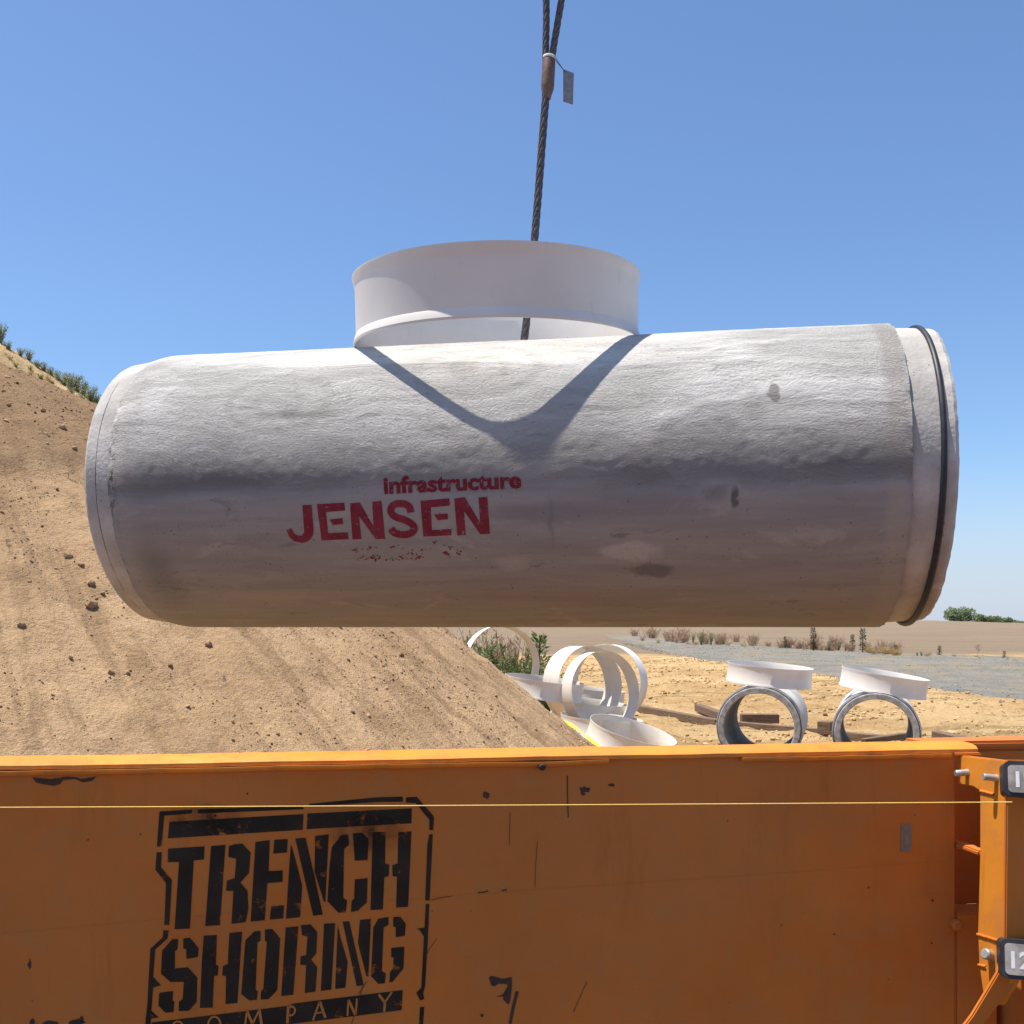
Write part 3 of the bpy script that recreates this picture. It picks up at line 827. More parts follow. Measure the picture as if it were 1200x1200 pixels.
for _ in range(26):
    px = rr_b.uniform(-20, 112); p = hit(bank_z, px, 404 + px * .60 + rr_b.uniform(8, 26), 12, 22, 0.05)
    if p is not None and mound_z(p.x, p.y) < p.z: grow('bank_straw', p - Vector((0, 0, .02)), rr_b.uniform(4, 9) / F * p.y, rr_b.uniform(1.0, 1.8))
for (px, py, h) in [(80, 563, 13), (8, 640, 10), (50, 508, 8), (262, 797, 8)]:
    p = hit(mound_z, px, py)
    if p: grow('tuft', p, h / F * p.y, 1.6)
# far edge of the gravel
for (px, py, h, wd) in [(822, 757, 22, .55), (833, 757, 20, .5), (812, 755, 16, .5), (972, 764, 16, .5), (983, 764, 13, .6), (991, 764, 12, .5), (885, 757, 14, .5), (1075, 770, 7, .9), (1080, 770, 8, .8), (1176, 773, 6, .7)]:
    grow_at('road_sage', px, py, h, wd)
for (px, py, h, wd) in [(953, 764, 28, 1.2), (999, 764, 20, 1.3), (1011, 766, 29, 1.2), (1050, 767, 11, 2.0), (1101, 769, 12, 1.8), (920, 761, 15, 1.2), (1177, 772, 9, 1.8)]:
    grow_at('stalk', px, py, h, wd)
rr = random.Random(5)
for i in range(52):
    px = rr.uniform(735, 1050) if i % 4 else rr.uniform(880, 1000); py = 752 + (px - 740) * 0.052 + rr.uniform(-7, -0.3)
    grow_at('dry', px, py, rr.uniform(7, 17), rr.uniform(.8, 1.6))
for i in range(46):
    px = rr.choice([rr.uniform(1015, 1056), rr.uniform(1015, 1056), rr.uniform(735, 950), rr.uniform(1085, 1195)]); py = 753 + (px - 740) * 0.052 + rr.uniform(-3, 0.5)
    grow_at('straw', px, py, rr.uniform(3, 8) if px > 1060 or px < 950 else rr.uniform(6, 12), rr.uniform(1.0, 1.8))
grow_at('twig', 1146, 768, 17, 1.0)

# trees and hedge bushes on the crest of the field
def tree(px, base, w_px, h_px, Y, name, label, cat, group=None, seed=0):
    rnd = random.Random(seed)
    X = (px - 600) / F * Y; H = h_px / F * Y; Wd = w_px / F * Y
    zb = g_smooth(X, Y)
    zt = CZ + (735 - (base - h_px)) / F * Y
    H = zt - zb
    e = empty(name, (X, Y, zb), label=label, cat=cat, group=group)
    tk = MB(); tk.tube([(0, 0, -.3), (0.05, 0, H * .3), (-.1, 0.1, H * .6)], [H * .06, H * .045, H * .02], 7)
    for _ in range(7):
        a = rnd.uniform(0, 6.3)
        tk.tube([(0, 0, H * .25), (math.cos(a) * Wd * .2, math.sin(a) * Wd * .2, H * .5), (math.cos(a) * Wd * .36, math.sin(a) * Wd * .36, H * rnd.uniform(.55, .8))], [H * .03, H * .02, H * .008], 5)
    obj('trunk', tk.mesh('trunk', True), M_BARK, e)
    cr = MB()
    blobs = [(Vector((rnd.uniform(-.36, .36) * Wd, rnd.uniform(-.3, .3) * Wd, H * rnd.uniform(.22, .74))), rnd.uniform(.20, .34) * min(H, Wd)) for _ in range(24)]
    for c, r in blobs:
        r *= min(1.0, max(.35, 1.25 - abs(c.x) / (Wd * .5) * .55))
        for _ in range(170):
            d = Vector((rnd.gauss(0, 1), rnd.gauss(0, 1), rnd.gauss(0, 1))).normalized()
            p = c + d * r * rnd.uniform(.55, 1.05)
            leaf_quad(cr, p, d + Vector((rnd.gauss(0, .7), rnd.gauss(0, .7), rnd.gauss(0, .5))), rnd.uniform(.35, .7), rnd.uniform(.2, .4), rnd)
    obj('crown', cr.mesh('crown'), M_TREE, e)
tree(1121, 728, 38, 16, 296, 'tree', 'broad round green tree alone on the field crest beside the pipe end', 'tree', seed=1)
for i, (px, b, w_, h_, lab) in enumerate([(1152, 731.5, 18, 11, 'low green hedge bush next to the gap after the round tree'), (1165, 732.5, 18, 10, 'middle bush of the low hedge on the field crest'), (1180, 733.5, 22, 10, 'yellowish green hedge bush at the right of the low hedge'), (1197, 735.5, 14, 7, 'smallest hedge bush at the far right of the crest')]):
    tree(px, b, w_, h_, 298, 'hedge_bush', lab, 'bush', 'hedge bushes on the field crest', seed=5 + i)

# ------------------------------------------------------------------ timbers lying in the yard
tone = ['weathered timber']
def timber(a, b, th, dpt, Y1, Y2, label):
    p = U(a[0], a[1], Y1); q = U(b[0], b[1], Y2)
    d = q - p; L = d.length; x = d.normalized(); y = Vector((0, 0, 1)).cross(x).normalized(); z = x.cross(y)
    M = Matrix((x, y, z)).transposed().to_4x4(); M.translation = (p + q) / 2
    mb = MB(); mb.box(Matrix(), L, dpt, th)
    me = bevel(mb.mesh('timber'), 0.012, 1)
    o = obj('timber', me, M_WOOD, label=label, cat='timber')
    o.matrix_world = M
    return o
def gy(py): return CZ * F / (py - 735)
def tim(a, b, hp, label, k=1.0):
    """timber whose front face is centred on the line a-b; its underside lies on the yard"""
    Y1 = min(30, gy(a[1] + hp / 2)) * k; Y2 = min(30, gy(b[1] + hp / 2)) * k
    th = hp / F * (Y1 + Y2) / 2
    return timber(a, b, th, th, Y1, Y2, label)
tim((740, 829), (842, 848), 9, 'long brown timber between the loose rings and the first pipe')
tim((818, 829), (848, 840), 9, 'short timber leaning on the long beam left of the first pipe', .985)
tim((868, 842), (912, 842), 11, 'short pale-ended block seen through the mouth of the first pipe', .97)
tim((866, 850), (968, 859), 9, 'long timber running behind the first pipe to the post block', 1.0)
tim((960, 852), (976, 853), 15, 'stubby block between the two background pipes', .96)
tim((975, 861), (1098, 872), 10, 'reddish beam seen through the mouth of the second pipe')
tim((1012, 869), (1060, 862), 7, 'pale plank resting across the beam inside the second pipe mouth', .93)
o = tim((1097, 862), (1140, 872), 12, 'tilted offcut with a pointed end right of the second pipe', .95)
tim((1100, 877), (1196, 878), 10, 'dark beam lying at the right just above the orange rail', 0.98)
tim((1150, 872), (1194, 866), 7, 'thin plank propped on the dark beam at the right', .95)

# ------------------------------------------------------------------ plastic rings
RING_PROF = [(0.635, 0.0), (0.636, 0.010), (0.6275, 0.038), (0.624, 0.044), (0.624, 0.238), (0.6255, 0.248), (0.634, 0.280), (0.6345, 0.290), (0.629, 0.290), (0.6175, 0.244), (0.617, 0.046), (0.629, 0.0)]
def ring_mesh(n):
    mb = MB(); mb.lathe(RING_PROF, n)
    return smooth_by_angle(recalc(mb.mesh('plastic_ring')), 40)
RM = ring_mesh(96)
def loose_ring(center, axis, label, mat=M_CRM, s=1.0):
    """center = middle of the ring"""
    o = obj('plastic_ring', RM.copy(), mat, label=label, cat='plastic ring', group='loose plastic rings beside the mound')
    q = Vector(axis).normalized().to_track_quat('Z', 'Y').to_matrix().to_4x4()
    o.matrix_world = Matrix.Translation(center) @ q @ Matrix.Scale(s, 4) @ Matrix.Translation((0, 0, -0.145))
    return o
def az(deg, el=0):
    return (math.sin(R_(deg)) * math.cos(R_(el)), -math.cos(R_(deg)) * math.cos(R_(el)), math.sin(R_(el)))
# standing
loose_ring(U(704, 811, 15.9), az(30, 6), 'frontmost upright white ring standing in the flat rings', M_WHT)
loose_ring(U(686, 803, 16.5), az(33, 3), 'upright ring tucked just behind the frontmost one', M_WHT)
loose_ring(U(679, 802, 16.9), az(33, 3), 'upright ring farthest left in the tight standing group', M_WHT)
loose_ring(U(713, 800, 16.9), az(-30, 3), 'upright ring turned to the right behind the others', M_WHT)
loose_ring(U(587, 778, 16.9), az(22, 4), 'single upright ring standing against the green weeds', M_WHT)
# lying
loose_ring(U(704, 851, 15.7), (0.09, -0.02, 1), 'flat ring at the front under the upright rings')
loose_ring(U(690, 832, 16.9), (0.10, -0.02, 1), 'flat ring behind the front one, half hidden by it')
loose_ring(U(690, 816, 18.2), (0.10, 0.0, 1), 'rear flat ring whose right end shows behind the uprights')
loose_ring(U(637, 806, 16.3), (0.13, -0.03, 1), 'flat ring under the single upright ring by the weeds')
loose_ring(U(739, 866, 14.6), (0.27, -0.16, 1), 'tilted cream ring leaning open toward the orange rail')

# yellow tape ribbon along the foot of the mound
rt = random.Random(2); V = []; FA = []
path = [(612, 818, 15.0), (627, 830, 14.9), (640, 838, 14.8), (652, 843, 14.7), (664, 848, 14.5), (676, 853, 14.3), (683, 858, 14.2), (689, 866, 14.0), (697, 871, 13.95), (706, 876, 13.9), (716, 880, 13.9)]
for i, (a, b, Y) in enumerate(path):
    p = U(a, b, Y); wv = 0.045
    tw = 0.9 * math.sin(i * 1.9) + 0.5
    off = Vector((0, math.cos(tw), math.sin(tw))) * wv
    V += [p + off, p - off * 0.9]
    if i: FA.append((2 * i - 2, 2 * i - 1, 2 * i + 1, 2 * i))
me = mesh('caution_tape', V, FA, True)
o = obj('caution_tape', me, M_YEL, label='twisted yellow tape strip lying along the foot of the mound', cat='tape')
sd = o.modifiers.new('subdivide', 'SUBSURF'); sd.levels = sd.render_levels = 2
sl = o.modifiers.new('thickness', 'SOLIDIFY'); sl.thickness = 0.004

# ------------------------------------------------------------------ background tee pipes
def tee(front, yaw, ring_c, ring_axis, L, label, ro=0.625, ri=0.50):
    """pipe with its near mouth centred at 'front', axis running away at yaw (degrees to the right)"""
    e = empty('concrete_pipe', front, label=label, cat='concrete pipe', group='concrete tee pipes in the yard')
    ax = Vector((math.sin(R_(yaw)), math.cos(R_(yaw)), 0))
    M = ax.to_track_quat('Z', 'Y').to_matrix().to_4x4()
    def part(name, prof, mat, n=72, ang=35):
        mb = MB(); mb.lathe(prof, n, M)
        return obj(name, smooth_by_angle(recalc(mb.mesh(name)), ang), mat, e)
    part('barrel', [(ro, 0.14), (ro, L), (ri + 0.003, L), (ri + 0.003, 0.14)], M_OLD)
    part('spigot', [(ro - .035, 0.055), (ro - .035, 0.137), (ri + .004, 0.137), (ri + .004, 0.055)], M_OLD)
    part('rim', [(ro - .05, 0.0), (ro - .036, 0.010), (ro - .036, 0.052), (ri + .02, 0.052), (ri + .006, 0.05), (ri, 0.012), (ri + .012, 0.0)], M_RIM)
    part('gasket', [(ro - .036 + .014 * math.cos(a), 0.053 + .014 * math.sin(a)) for a in [k * math.pi / 4 for k in range(8)]], M_RUB)
    part('inner_wall', [(ri + .002, 0.06), (ri + .002, L - .01), (ri - .003, L - .012), (ri - .003, 0.058)], M_INN)
    q = Vector(ring_axis).normalized().to_track_quat('Z', 'Y').to_matrix().to_4x4()
    c = obj('riser_collar', RM.copy(), M_WHT, e)
    c.matrix_basis = Matrix.Translation(Vector(ring_c) - Vector(front)) @ q @ Matrix.Translation((0, 0, -0.145))
    return e
tee(U(889, 853, 14.9), 18, U(901.5, 790.5, 15.5), (0.075, -0.055, 1), 2.0, 'background tee pipe nearer the loose rings, collar almost level')
tee(U(1027, 860, 14.9), 19.2, U(1035.5, 799.5, 15.5), (0.15, -0.075, 1), 2.0, 'background tee pipe farther right with its collar tipped to the right')

# ------------------------------------------------------------------ the hanging pipe
hp = empty('concrete_pipe', (0, 0, 0), label='long grey concrete pipe hanging from the steel cable with red lettering', cat='concrete pipe')
T0, T1 = -1.53, 1.642
def barrel():
    nt_, ns = 330, 420
    V = []; UVv = []; FA = []
    for i in range(nt_ + 1):
        t = T0 + (T1 - T0) * i / nt_
        for j in range(ns):
            s = -math.pi * PR + 2 * math.pi * PR * j / ns
            dd = pipe_disp(t, s)
            e = min(t - T0, T1 - t)
            if t - T0 < 0.085: dd -= 0.015 * (1 - (t - T0) / 0.085) ** 1.6
            if e < 0.035: dd -= 0.007 * (1 - e / 0.035) ** 1.5 * max(0, 0.35 + 1.6 * noise.noise((s * 11, t * 20, 2)) + 0.9 * noise.noise((s * 40, t * 45, 5)))
            V.append(ts_point(t, s, PR + dd)); UVv.append((t, s))
    for i in range(nt_):
        for j in range(ns):
            j2 = (j + 1) % ns
            FA.append((i * ns + j, i * ns + j2, (i + 1) * ns + j2, (i + 1) * ns + j))
    me = mesh('barrel', V, FA, True)
    uvl = me.uv_layers.new(name='UVMap')
    li = np.empty(len(me.loops), dtype=np.int32); me.loops.foreach_get('vertex_index', li)
    arr = np.array(UVv, dtype=np.float32)[li]
    # keep the seam (under the pipe) from smearing
    arr = arr.reshape(-1, 4, 2)
    wide = (arr[:, :, 1].max(axis=1) - arr[:, :, 1].min(axis=1)) > PR
    sub = arr[wide]; sub[:, :, 1] = np.where(sub[:, :, 1] < 0, sub[:, :, 1] + 2 * math.pi * PR, sub[:, :, 1]); arr[wide] = sub
    uvl.data.foreach_set('uv', arr.reshape(-1))
    return me
obj('barrel', barrel(), M_CON, hp)
MT = Matrix((AD, AN, Vector((0, 0, 1)))).transposed().to_4x4()
MT.translation = A0
MROT = MT @ Matrix.Rotation(R_(90), 4, 'Y') 
def band(name, prof, mat, n=220, chip=0.0, seed=0):
    mb = MB(); mb.lathe([(r, t) for (r, t) in prof], n, Matrix())
    V = []
    for (x, y, z) in mb.v:
        r = math.hypot(x, y); a = math.atan2(y, x)
        if chip: 
            r += chip * (noise.noise((math.cos(a) * 7 + seed, math.sin(a) * 7, z * 9)) + 0.7 * noise.noise((math.cos(a) * 24 + seed, math.sin(a) * 24, z * 25)))
            z += chip * 0.8 * noise.noise((math.cos(a) * 16, math.sin(a) * 16, 3 + seed + z))
        V.append(A0 + AD * z + AN * (r * math.cos(a)) + UPV * (r * math.sin(a)))
    me = smooth_by_angle(recalc(mesh(name, V, mb.f)), 30)
    return obj(name, me, mat, hp)
IR = 0.50
band('groove_band', [(PR - .020, T0 + .004), (PR - .0195, T0 - .008), (PR - .022, T0 - .03), (PR - .0245, T0 - .058), (IR + .002, T0 - .058), (IR + .002, T0 + .004)], M_END, chip=0.0016, seed=1)
band('end_band', [(PR - .0285, T0 - .0635), (PR - .030, T0 - .085), (PR - .033, T0 - .108), (PR - .043, T0 - .120), (IR + .01, T0 - .120), (IR, T0 - .108), (IR, T0 - .0635)], M_END, chip=0.0014, seed=4)
band('spigot', [(PR - .020, T1 + .001), (PR - .024, T1 + .104), (IR, T1 + .104), (IR, T1 + .001)], M_END, chip=0.0012, seed=9)
band('spigot_lip', [(PR - .030, T1 + .1065), (PR - .028, T1 + .154), (PR - .036, T1 + .167), (IR + .012, T1 + .167), (IR, T1 + .157), (IR, T1 + .1065)], M_END, chip=0.0042, seed=13)
band('inner_wall', [(IR - .004, T0 - .118), (IR - .004, T1 + .160), (IR + .001, T1 + .158), (IR + .001, T0 - .116)], M_INN)
# rubber gasket, slightly loose: it bows away from its seat on the near side
n = 160; V = []; FA = []; k = 10
for i in range(n):
    a = 2 * math.pi * i / n
    sag = 0.004 + 0.006 * max(0, -math.sin(a)) ** 2
    rr_ = PR - .0245 + sag
    tt = T1 + 0.106 + 0.006 * math.cos(a - 0.3)
    for j in range(k):
        b = 2 * math.pi * j / k
        rx = 0.0088 + 0.002 * max(0, -math.sin(a))
        V.append(A0 + AD * (tt + rx * 1.25 * math.sin(b)) + (AN * math.cos(a) + UPV * math.sin(a)) * (rr_ + rx * math.cos(b)))
for i in range(n):
    for j in range(k):
        FA.append((i * k + j, ((i + 1) % n) * k + j, ((i + 1) % n) * k + (j + 1) % k, i * k + (j + 1) % k))
obj('gasket', recalc(mesh('gasket', V, FA, True)), M_RUB, hp)

# riser collar standing on the crown
mb = MB(); mb.lathe(RING_PROF, 220)
col = obj('riser_collar', smooth_by_angle(recalc(mb.mesh('riser_collar')), 14), M_WHT, hp)
col.matrix_basis = Matrix.Translation(A0 + UPV * (PR - 0.004)) @ Matrix.Rotation(-TH, 4, 'Z') @ Matrix.Rotation(R_(5.2), 4, 'X') @ Matrix.Diagonal((1.006, 1.006, 1, 1))

# ---- flat print helpers
def poly_sheets(polys, cut=None):
    """list of 2-D outlines (photo pixels) -> bmesh, triangulated and finely cut so that it can follow a curve"""
    bm = bmesh.new()
    for P in polys:
        vs = [bm.verts.new((a, b, 0)) for a, b in P]
        for t in tessellate_polygon([[v.co.copy() for v in vs]]):
            try: bm.faces.new([vs[i] for i in t])
            except ValueError: pass
    if cut:
        xs = [v.co.x for v in bm.verts]; ysv = [v.co.y for v in bm.verts]
        for ax, lo, hi, st in ((0, min(xs), max(xs), cut * 2), (1, min(ysv), max(ysv), cut)):
            q = lo + st
            while q < hi:
                co = Vector((q, 0, 0)) if ax == 0 else Vector((0, q, 0)); no = Vector((1, 0, 0)) if ax == 0 else Vector((0, 1, 0))
                bmesh.ops.bisect_plane(bm, geom=bm.verts[:] + bm.edges[:] + bm.faces[:], plane_co=co, plane_no=no)
                q += st
    return bm

def print_on_pipe(name, polys_or_bm, mat, off=0.0012):
    bm = polys_or_bm if isinstance(polys_or_bm, bmesh.types.BMesh) else poly_sheets(polys_or_bm, 3.0)
    for v in bm.verts:
        t, s = px_to_ts(v.co.x, v.co.y)
        v.co = ts_point(t, s, PR + pipe_disp(t, s) + off)
    me = bpy.data.meshes.new(name)
    bm.normal_update()
    for f in bm.faces:
        if f.normal.dot(AN) < 0: f.normal_flip()
    bm.to_mesh(me); bm.free()
    return obj(name, me, mat, hp)

def z1(L): return [(330 + a / 8, 545 + b / 8) for a, b in L]
def z2(L): return [(460 + a / 7.059, 545 + b / 7.059) for a, b in L]
def stroke(path, wd, sub=4):
    """smooth open path -> outline of a brush stroke of width wd"""
    P = [Vector((a, b)) for a, b in path]; Q = []
    for i in range(len(P) - 1):
        p0 = P[max(i - 1, 0)]; p1 = P[i]; p2 = P[i + 1]; p3 = P[min(i + 2, len(P) - 1)]
        for k in range(sub):
            t = k / sub
            Q.append(0.5 * ((2 * p1) + (p2 - p0) * t + (2 * p0 - 5 * p1 + 4 * p2 - p3) * t * t + (3 * p1 - p0 - 3 * p2 + p3) * t ** 3))
    Q.append(P[-1]); Lf = []; Rt = []
    for i, q in enumerate(Q):
        d = (Q[min(i + 1, len(Q) - 1)] - Q[max(i - 1, 0)]).normalized(); nn = Vector((-d.y, d.x)) * wd / 2
        Lf.append(tuple(q + nn)); Rt.append(tuple(q - nn))
    return Lf + Rt[::-1]

J = z1([(195, 375), (282, 373), (300, 600), (296, 655), (270, 695), (235, 720), (190, 730), (115, 712), (72, 672), (45, 610), (90, 590), (118, 640), (150, 660), (188, 660), (212, 632)])
E1 = z1([(330, 366), (590, 352), (596, 426), (418, 440), (436, 637), (620, 630), (629, 695), (375, 706)])
E1b = z1([(450, 510), (570, 495), (580, 553), (478, 563)])
N1 = z1([(640, 358), (735, 350), (862, 575), (848, 343), (938, 334), (971, 690), (882, 693), (727, 480), (749, 692), (665, 697)])
S1 = z2(stroke([(152, 392), (138, 345), (92, 320), (25, 322), (-10, 352), (-8, 398), (30, 430), (95, 452), (162, 487), (180, 527), (152, 562), (92, 575), (22, 562), (-14, 524)], 60))
E2 = z2([(230, 295), (470, 274), (476, 335), (318, 350), (326, 537), (488, 528), (486, 580), (255, 592)])
E2b = z2([(343, 407), (455, 400), (461, 446), (373, 457)])
N2 = z2([(510, 276), (598, 263), (724, 475), (712, 268), (785, 261), (806, 568), (725, 571), (592, 380), (606, 578), (535, 581)])
for L_ in ([J], [E1, E1b], [N1], [S1], [E2, E2b], [N2]): print_on_pipe('letter', L_, M_RED)

def text_bm(body, size, offset, res=6):
    cu = bpy.data.curves.new('lettering', 'FONT'); cu.body = body; cu.size = size; cu.offset = offset; cu.resolution_u = res
    ob = bpy.data.objects.new('lettering', cu); COL.objects.link(ob)
    bpy.context.view_layer.update()
    dg = bpy.context.evaluated_depsgraph_get()
    me = bpy.data.meshes.new_from_object(ob.evaluated_get(dg))
    bm = bmesh.new(); bm.from_mesh(me)
    bpy.data.objects.remove(ob); bpy.data.curves.remove(cu); bpy.data.meshes.remove(me)
    bmesh.ops.remove_doubles(bm, verts=bm.verts, dist=1e-5)
    return bm
bm = text_bm('infrastructure', 1.0, 0.038)
xs = [v.co.x for v in bm.verts]; x0, x1 = min(xs), max(xs)
for v in bm.verts:
    u = (v.co.x - x0) / (x1 - x0)
    px = 450 + 161 * u; base = 578 - 7 * u
    v.co = Vector((px - v.co.y * 1.0, base - v.co.y * 26.5, 0))
bmesh.ops.triangulate(bm, faces=bm.faces[:])
q_ = 555
while q_ < 582:
    bmesh.ops.bisect_plane(bm, geom=bm.verts[:] + bm.edges[:] + bm.faces[:], plane_co=(0, q_, 0), plane_no=(0, 1, 0)); q_ += 2.5
print_on_pipe('lettering', bm, M_RED2, 0.0022)
# worn-away last line of the stencil: only flecks of paint are left
rf = random.Random(12); fl = []
for (cx, cy, wx, wy, cnt) in [(418, 644, 6, 3, 8), (436, 642, 8, 2, 9), (440, 653, 6, 3, 16), (422, 655, 7, 3, 9), (460, 642, 5, 2, 6), (470, 653, 8, 3, 12), (482, 649, 6, 4, 10), (492, 653, 7, 3, 14), (500, 644, 5, 2, 5), (510, 636, 3, 2, 4), (523, 648, 4, 3, 18), (526, 641, 6, 2, 8), (536, 648, 3, 3, 8), (455, 655, 5, 2, 7)]:
    for _ in range(cnt):
        a = rf.gauss(cx, wx * .55); b = rf.gauss(cy, wy * .6); r = rf.uniform(.35, 1.25)
        fl.append([(a + r * rf.uniform(.7, 1.3) * math.cos(k * 1.257) * 1.2, b + r * rf.uniform(.6, 1.2) * math.sin(k * 1.257)) for k in range(5)])
print_on_pipe('paint_fleck', fl, M_RED, 0.0016)

# ------------------------------------------------------------------ the wire rope sling
sl = empty('wire_rope_sling', U(612, 400, 4.6), label='dark twisted wire rope sling with ferrule and metal tag above the pipe', cat='cable sling')
so = sl.location.copy()
def catmull(P, sub):
    P = [Vector(p) for p in P]; Q = []
    for i in range(len(P) - 1):
        p0 = P[max(i - 1, 0)]; p1 = P[i]; p2 = P[i + 1]; p3 = P[min(i + 2, len(P) - 1)]
        for k in range(sub):
            t = k / sub
            Q.append(0.5 * ((2 * p1) + (p2 - p0) * t + (2 * p0 - 5 * p1 + 4 * p2 - p3) * t * t + (3 * p1 - p0 - 3 * p2 + p3) * t ** 3))
    return Q + [P[-1]]
def rope(name, pts, r, pitch, strands=6):
    Q = catmull(pts, 60)
    mb = MB(); L = [0]
    for a, b in zip(Q, Q[1:]): L.append(L[-1] + (b - a).length)
    tot = L[-1]; n = int(tot / pitch * 14)
    def at(d):
        lo = 0
        import bisect
        i = min(len(L) - 2, max(0, bisect.bisect_right(L, d) - 1)); f = (d - L[i]) / (L[i + 1] - L[i])
        return Q[i].lerp(Q[i + 1], f), (Q[i + 1] - Q[i]).normalized()
    for k in range(strands):
        pp = []
        for i in range(n + 1):
            d = tot * i / n; p, t = at(d)
            a = t.cross(Vector((0, 1, 0.02))).normalized(); b = t.cross(a).normalized()
            th = 2 * math.pi * (d / pitch + k / strands)
            pp.append(p + (a * math.cos(th) + b * math.sin(th)) * r * 0.60 - so)
        mb.tube(pp, r * 0.41, 7)
    obj(name, mb.mesh(name, True), M_ROPE, sl)
D = 4.6
rope('rope', [U(612, 404, D), U(616, 385, D), U(626.5, 280, D), U(636, 160, D), U(640, 108, D)], 0.0180, 0.27)
rope('eye_loop', [U(640, 86, D), U(639.5, 60, D), U(640, 0, D), U(634, -90, D), U(636, -190, D), U(652, -240, D), U(670, -190, D), U(671, -80, D), U(658, 0, D), U(648, 60, D), U(645, 86, D)], 0.0160, 0.24)
mb = MB()
ax = (U(643.5, 66, D) - U(641, 116, D)).normalized()
Mf = Matrix.Translation(U(641, 116, D) - so) @ ax.to_track_quat('Z', 'Y').to_matrix().to_4x4()
mb.lathe([(0.0, 0.0), (.017, 0), (.019, .012), (.0285, .045), (.0295, .06), (.0295, .168), (.027, .176), (.0, .176)], 24, Mf, closed=False)
obj('ferrule', smooth_by_angle(recalc(mb.mesh('ferrule')), 40), M_FERR, sl)
mb = MB(); mb.lathe([(.024, .178), (.0285, .180), (.0285, .190), (.024, .192)], 24, Mf)
obj('seizing', recalc(mb.mesh('seizing', True)), M_DIGIT, sl)
# tag
tg = [U(660, 81, D), U(672.5, 85.5, D), U(671.5, 122.5, D), U(660, 119, D)]
v, f = extrude_poly([p - so for p in tg], Vector((0, .002, 0)))
tago = obj('tag', recalc(mesh('tag', v, f)), M_TAG, sl)
mb = MB()
mb.tube([p - so for p in catmull([U(648, 67, D - .03), U(653, 73, D - .03), U(661.5, 83.5, D - .003)], 6)], .0016, 5)
mb.tube([p - so for p in catmull([U(650, 66, D - .03), U(657, 77, D - .03), U(662, 84, D + .004)], 6)], .0016, 5)
obj('tag_wire', mb.mesh('tag_wire'), M_ROPE, tago)

# ------------------------------------------------------------------ orange trench box in front
PL = Vector((-1.175, 2.35, CZ)); PRt = Vector((1.161, 2.68, CZ))
UD = (PRt - PL); UD.z = 0; UD.normalize()
WN = Vector((UD.y, -UD.x, 0))                       # towards the camera
ORG = Vector((1.161, 2.68, 0))
tb = empty('trench_box', (ORG.x, ORG.y, 0), label='worn orange steel trench box with black stencilled lettering', cat='trench box')
def W(u, w, z):                                     # panel frame -> offset from the empty
    return UD * u + WN * w + Vector((0, 0, z))
MP_ = Matrix((UD, WN, Vector((0, 0, 1)))).transposed().to_4x4()
def pbox(name, u0, u1, w0, w1, z0, z1, mat=M_ORG, bev=0.004, seg=2, par=tb):
    mb = MB(); mb.box(MP_ @ Matrix.Translation(((u0 + u1) / 2, (w0 + w1) / 2, (z0 + z1) / 2)), u1 - u0, w1 - w0, z1 - z0)
    me = mb.mesh(name)
    if bev: bevel(me, bev, seg); smooth_by_angle(me, 50)
    return obj(name, me, mat, par)
ZT = CZ - 0.328                                     # top of the flat face
UE = 0.0
pbox('side_panel', -4.2, UE, -0.10, 0.0, 0.0, ZT + 0.004)
# the top rail: rounded section, a touch uneven along its length
prof = [(-0.112, 0.002), (-0.112, 0.012), (-0.10, 0.019), (-0.06, 0.023), (-0.02, 0.0215), (0.003, 0.017), (0.0125, 0.010), (0.0125, 0.001)]
V = []; FA = []; N = 170
for i in range(N + 1):
    u = -4.2 + (0.055 + 4.2) * i / N
    for (a, b) in prof:
        V.append(W(u, a + 0.003 * noise.noise((u * 1.6, b * 30, 0)), ZT + b + 0.0022 * noise.noise((u * 2.3, a * 9, 4)) + 0.001 * noise.noise((u * 13, a * 20, 6))))
k = len(prof)
for i in range(N):
    for j in range(k):
        j2 = (j + 1) % k; FA.append((i * k + j, (i + 1) * k + j, (i + 1) * k + j2, i * k + j2))
FA += [tuple(range(k)), tuple(range(N * k, N * k + k))[::-1]]
obj('top_rail', smooth_by_angle(recalc(mesh('top_rail', V, FA)), 45), M_RAIL, tb)
# lip bars welded under the rail
def lip(u0, u1):
    V = []; FA = []; n = 70
    for i in range(n + 1):
        u = u0 + (u1 - u0) * i / n
        dz = 0.003 * noise.noise((u * 5, 1, 2)) + 0.002 * noise.noise((u * 19, 3, 2))
        for (a, b) in ((0.001, -0.012), (0.010, -0.012), (0.0165, -0.006), (0.0165, -0.001), (0.001, -0.001)):
            V.append(W(u, a, ZT + b + dz))
    for i in range(n):
        for j in range(5):
            j2 = (j + 1) % 5; FA.append((i * 5 + j, (i + 1) * 5 + j, (i + 1) * 5 + j2, i * 5 + j2))
    FA += [tuple(range(5)), tuple(range(n * 5, n * 5 + 5))[::-1]]
    obj('rail_lip', recalc(mesh('rail_lip', V, FA)), M_RAIL, tb)
def u_at(px, py=900):
    p = on_plane(px, py, ORG + Vector((0, 0, 1)), WN); return (p - ORG).dot(UD)
lip(-4.2, u_at(712)); lip(u_at(868), u_at(1112))
# small bolt at the rail
mb = MB(); Mb = Matrix.Translation(W(u_at(634), 0.0, ZT - 0.014)) @ WN.to_track_quat('Z', 'Y').to_matrix().to_4x4()
mb.lathe([(0, 0), (.009, 0), (.009, .02), (.006, .026), (0, .026)], 10, Mb, closed=False)
obj('rail_bolt', recalc(mb.mesh('rail_bolt')), M_RUST, tb)

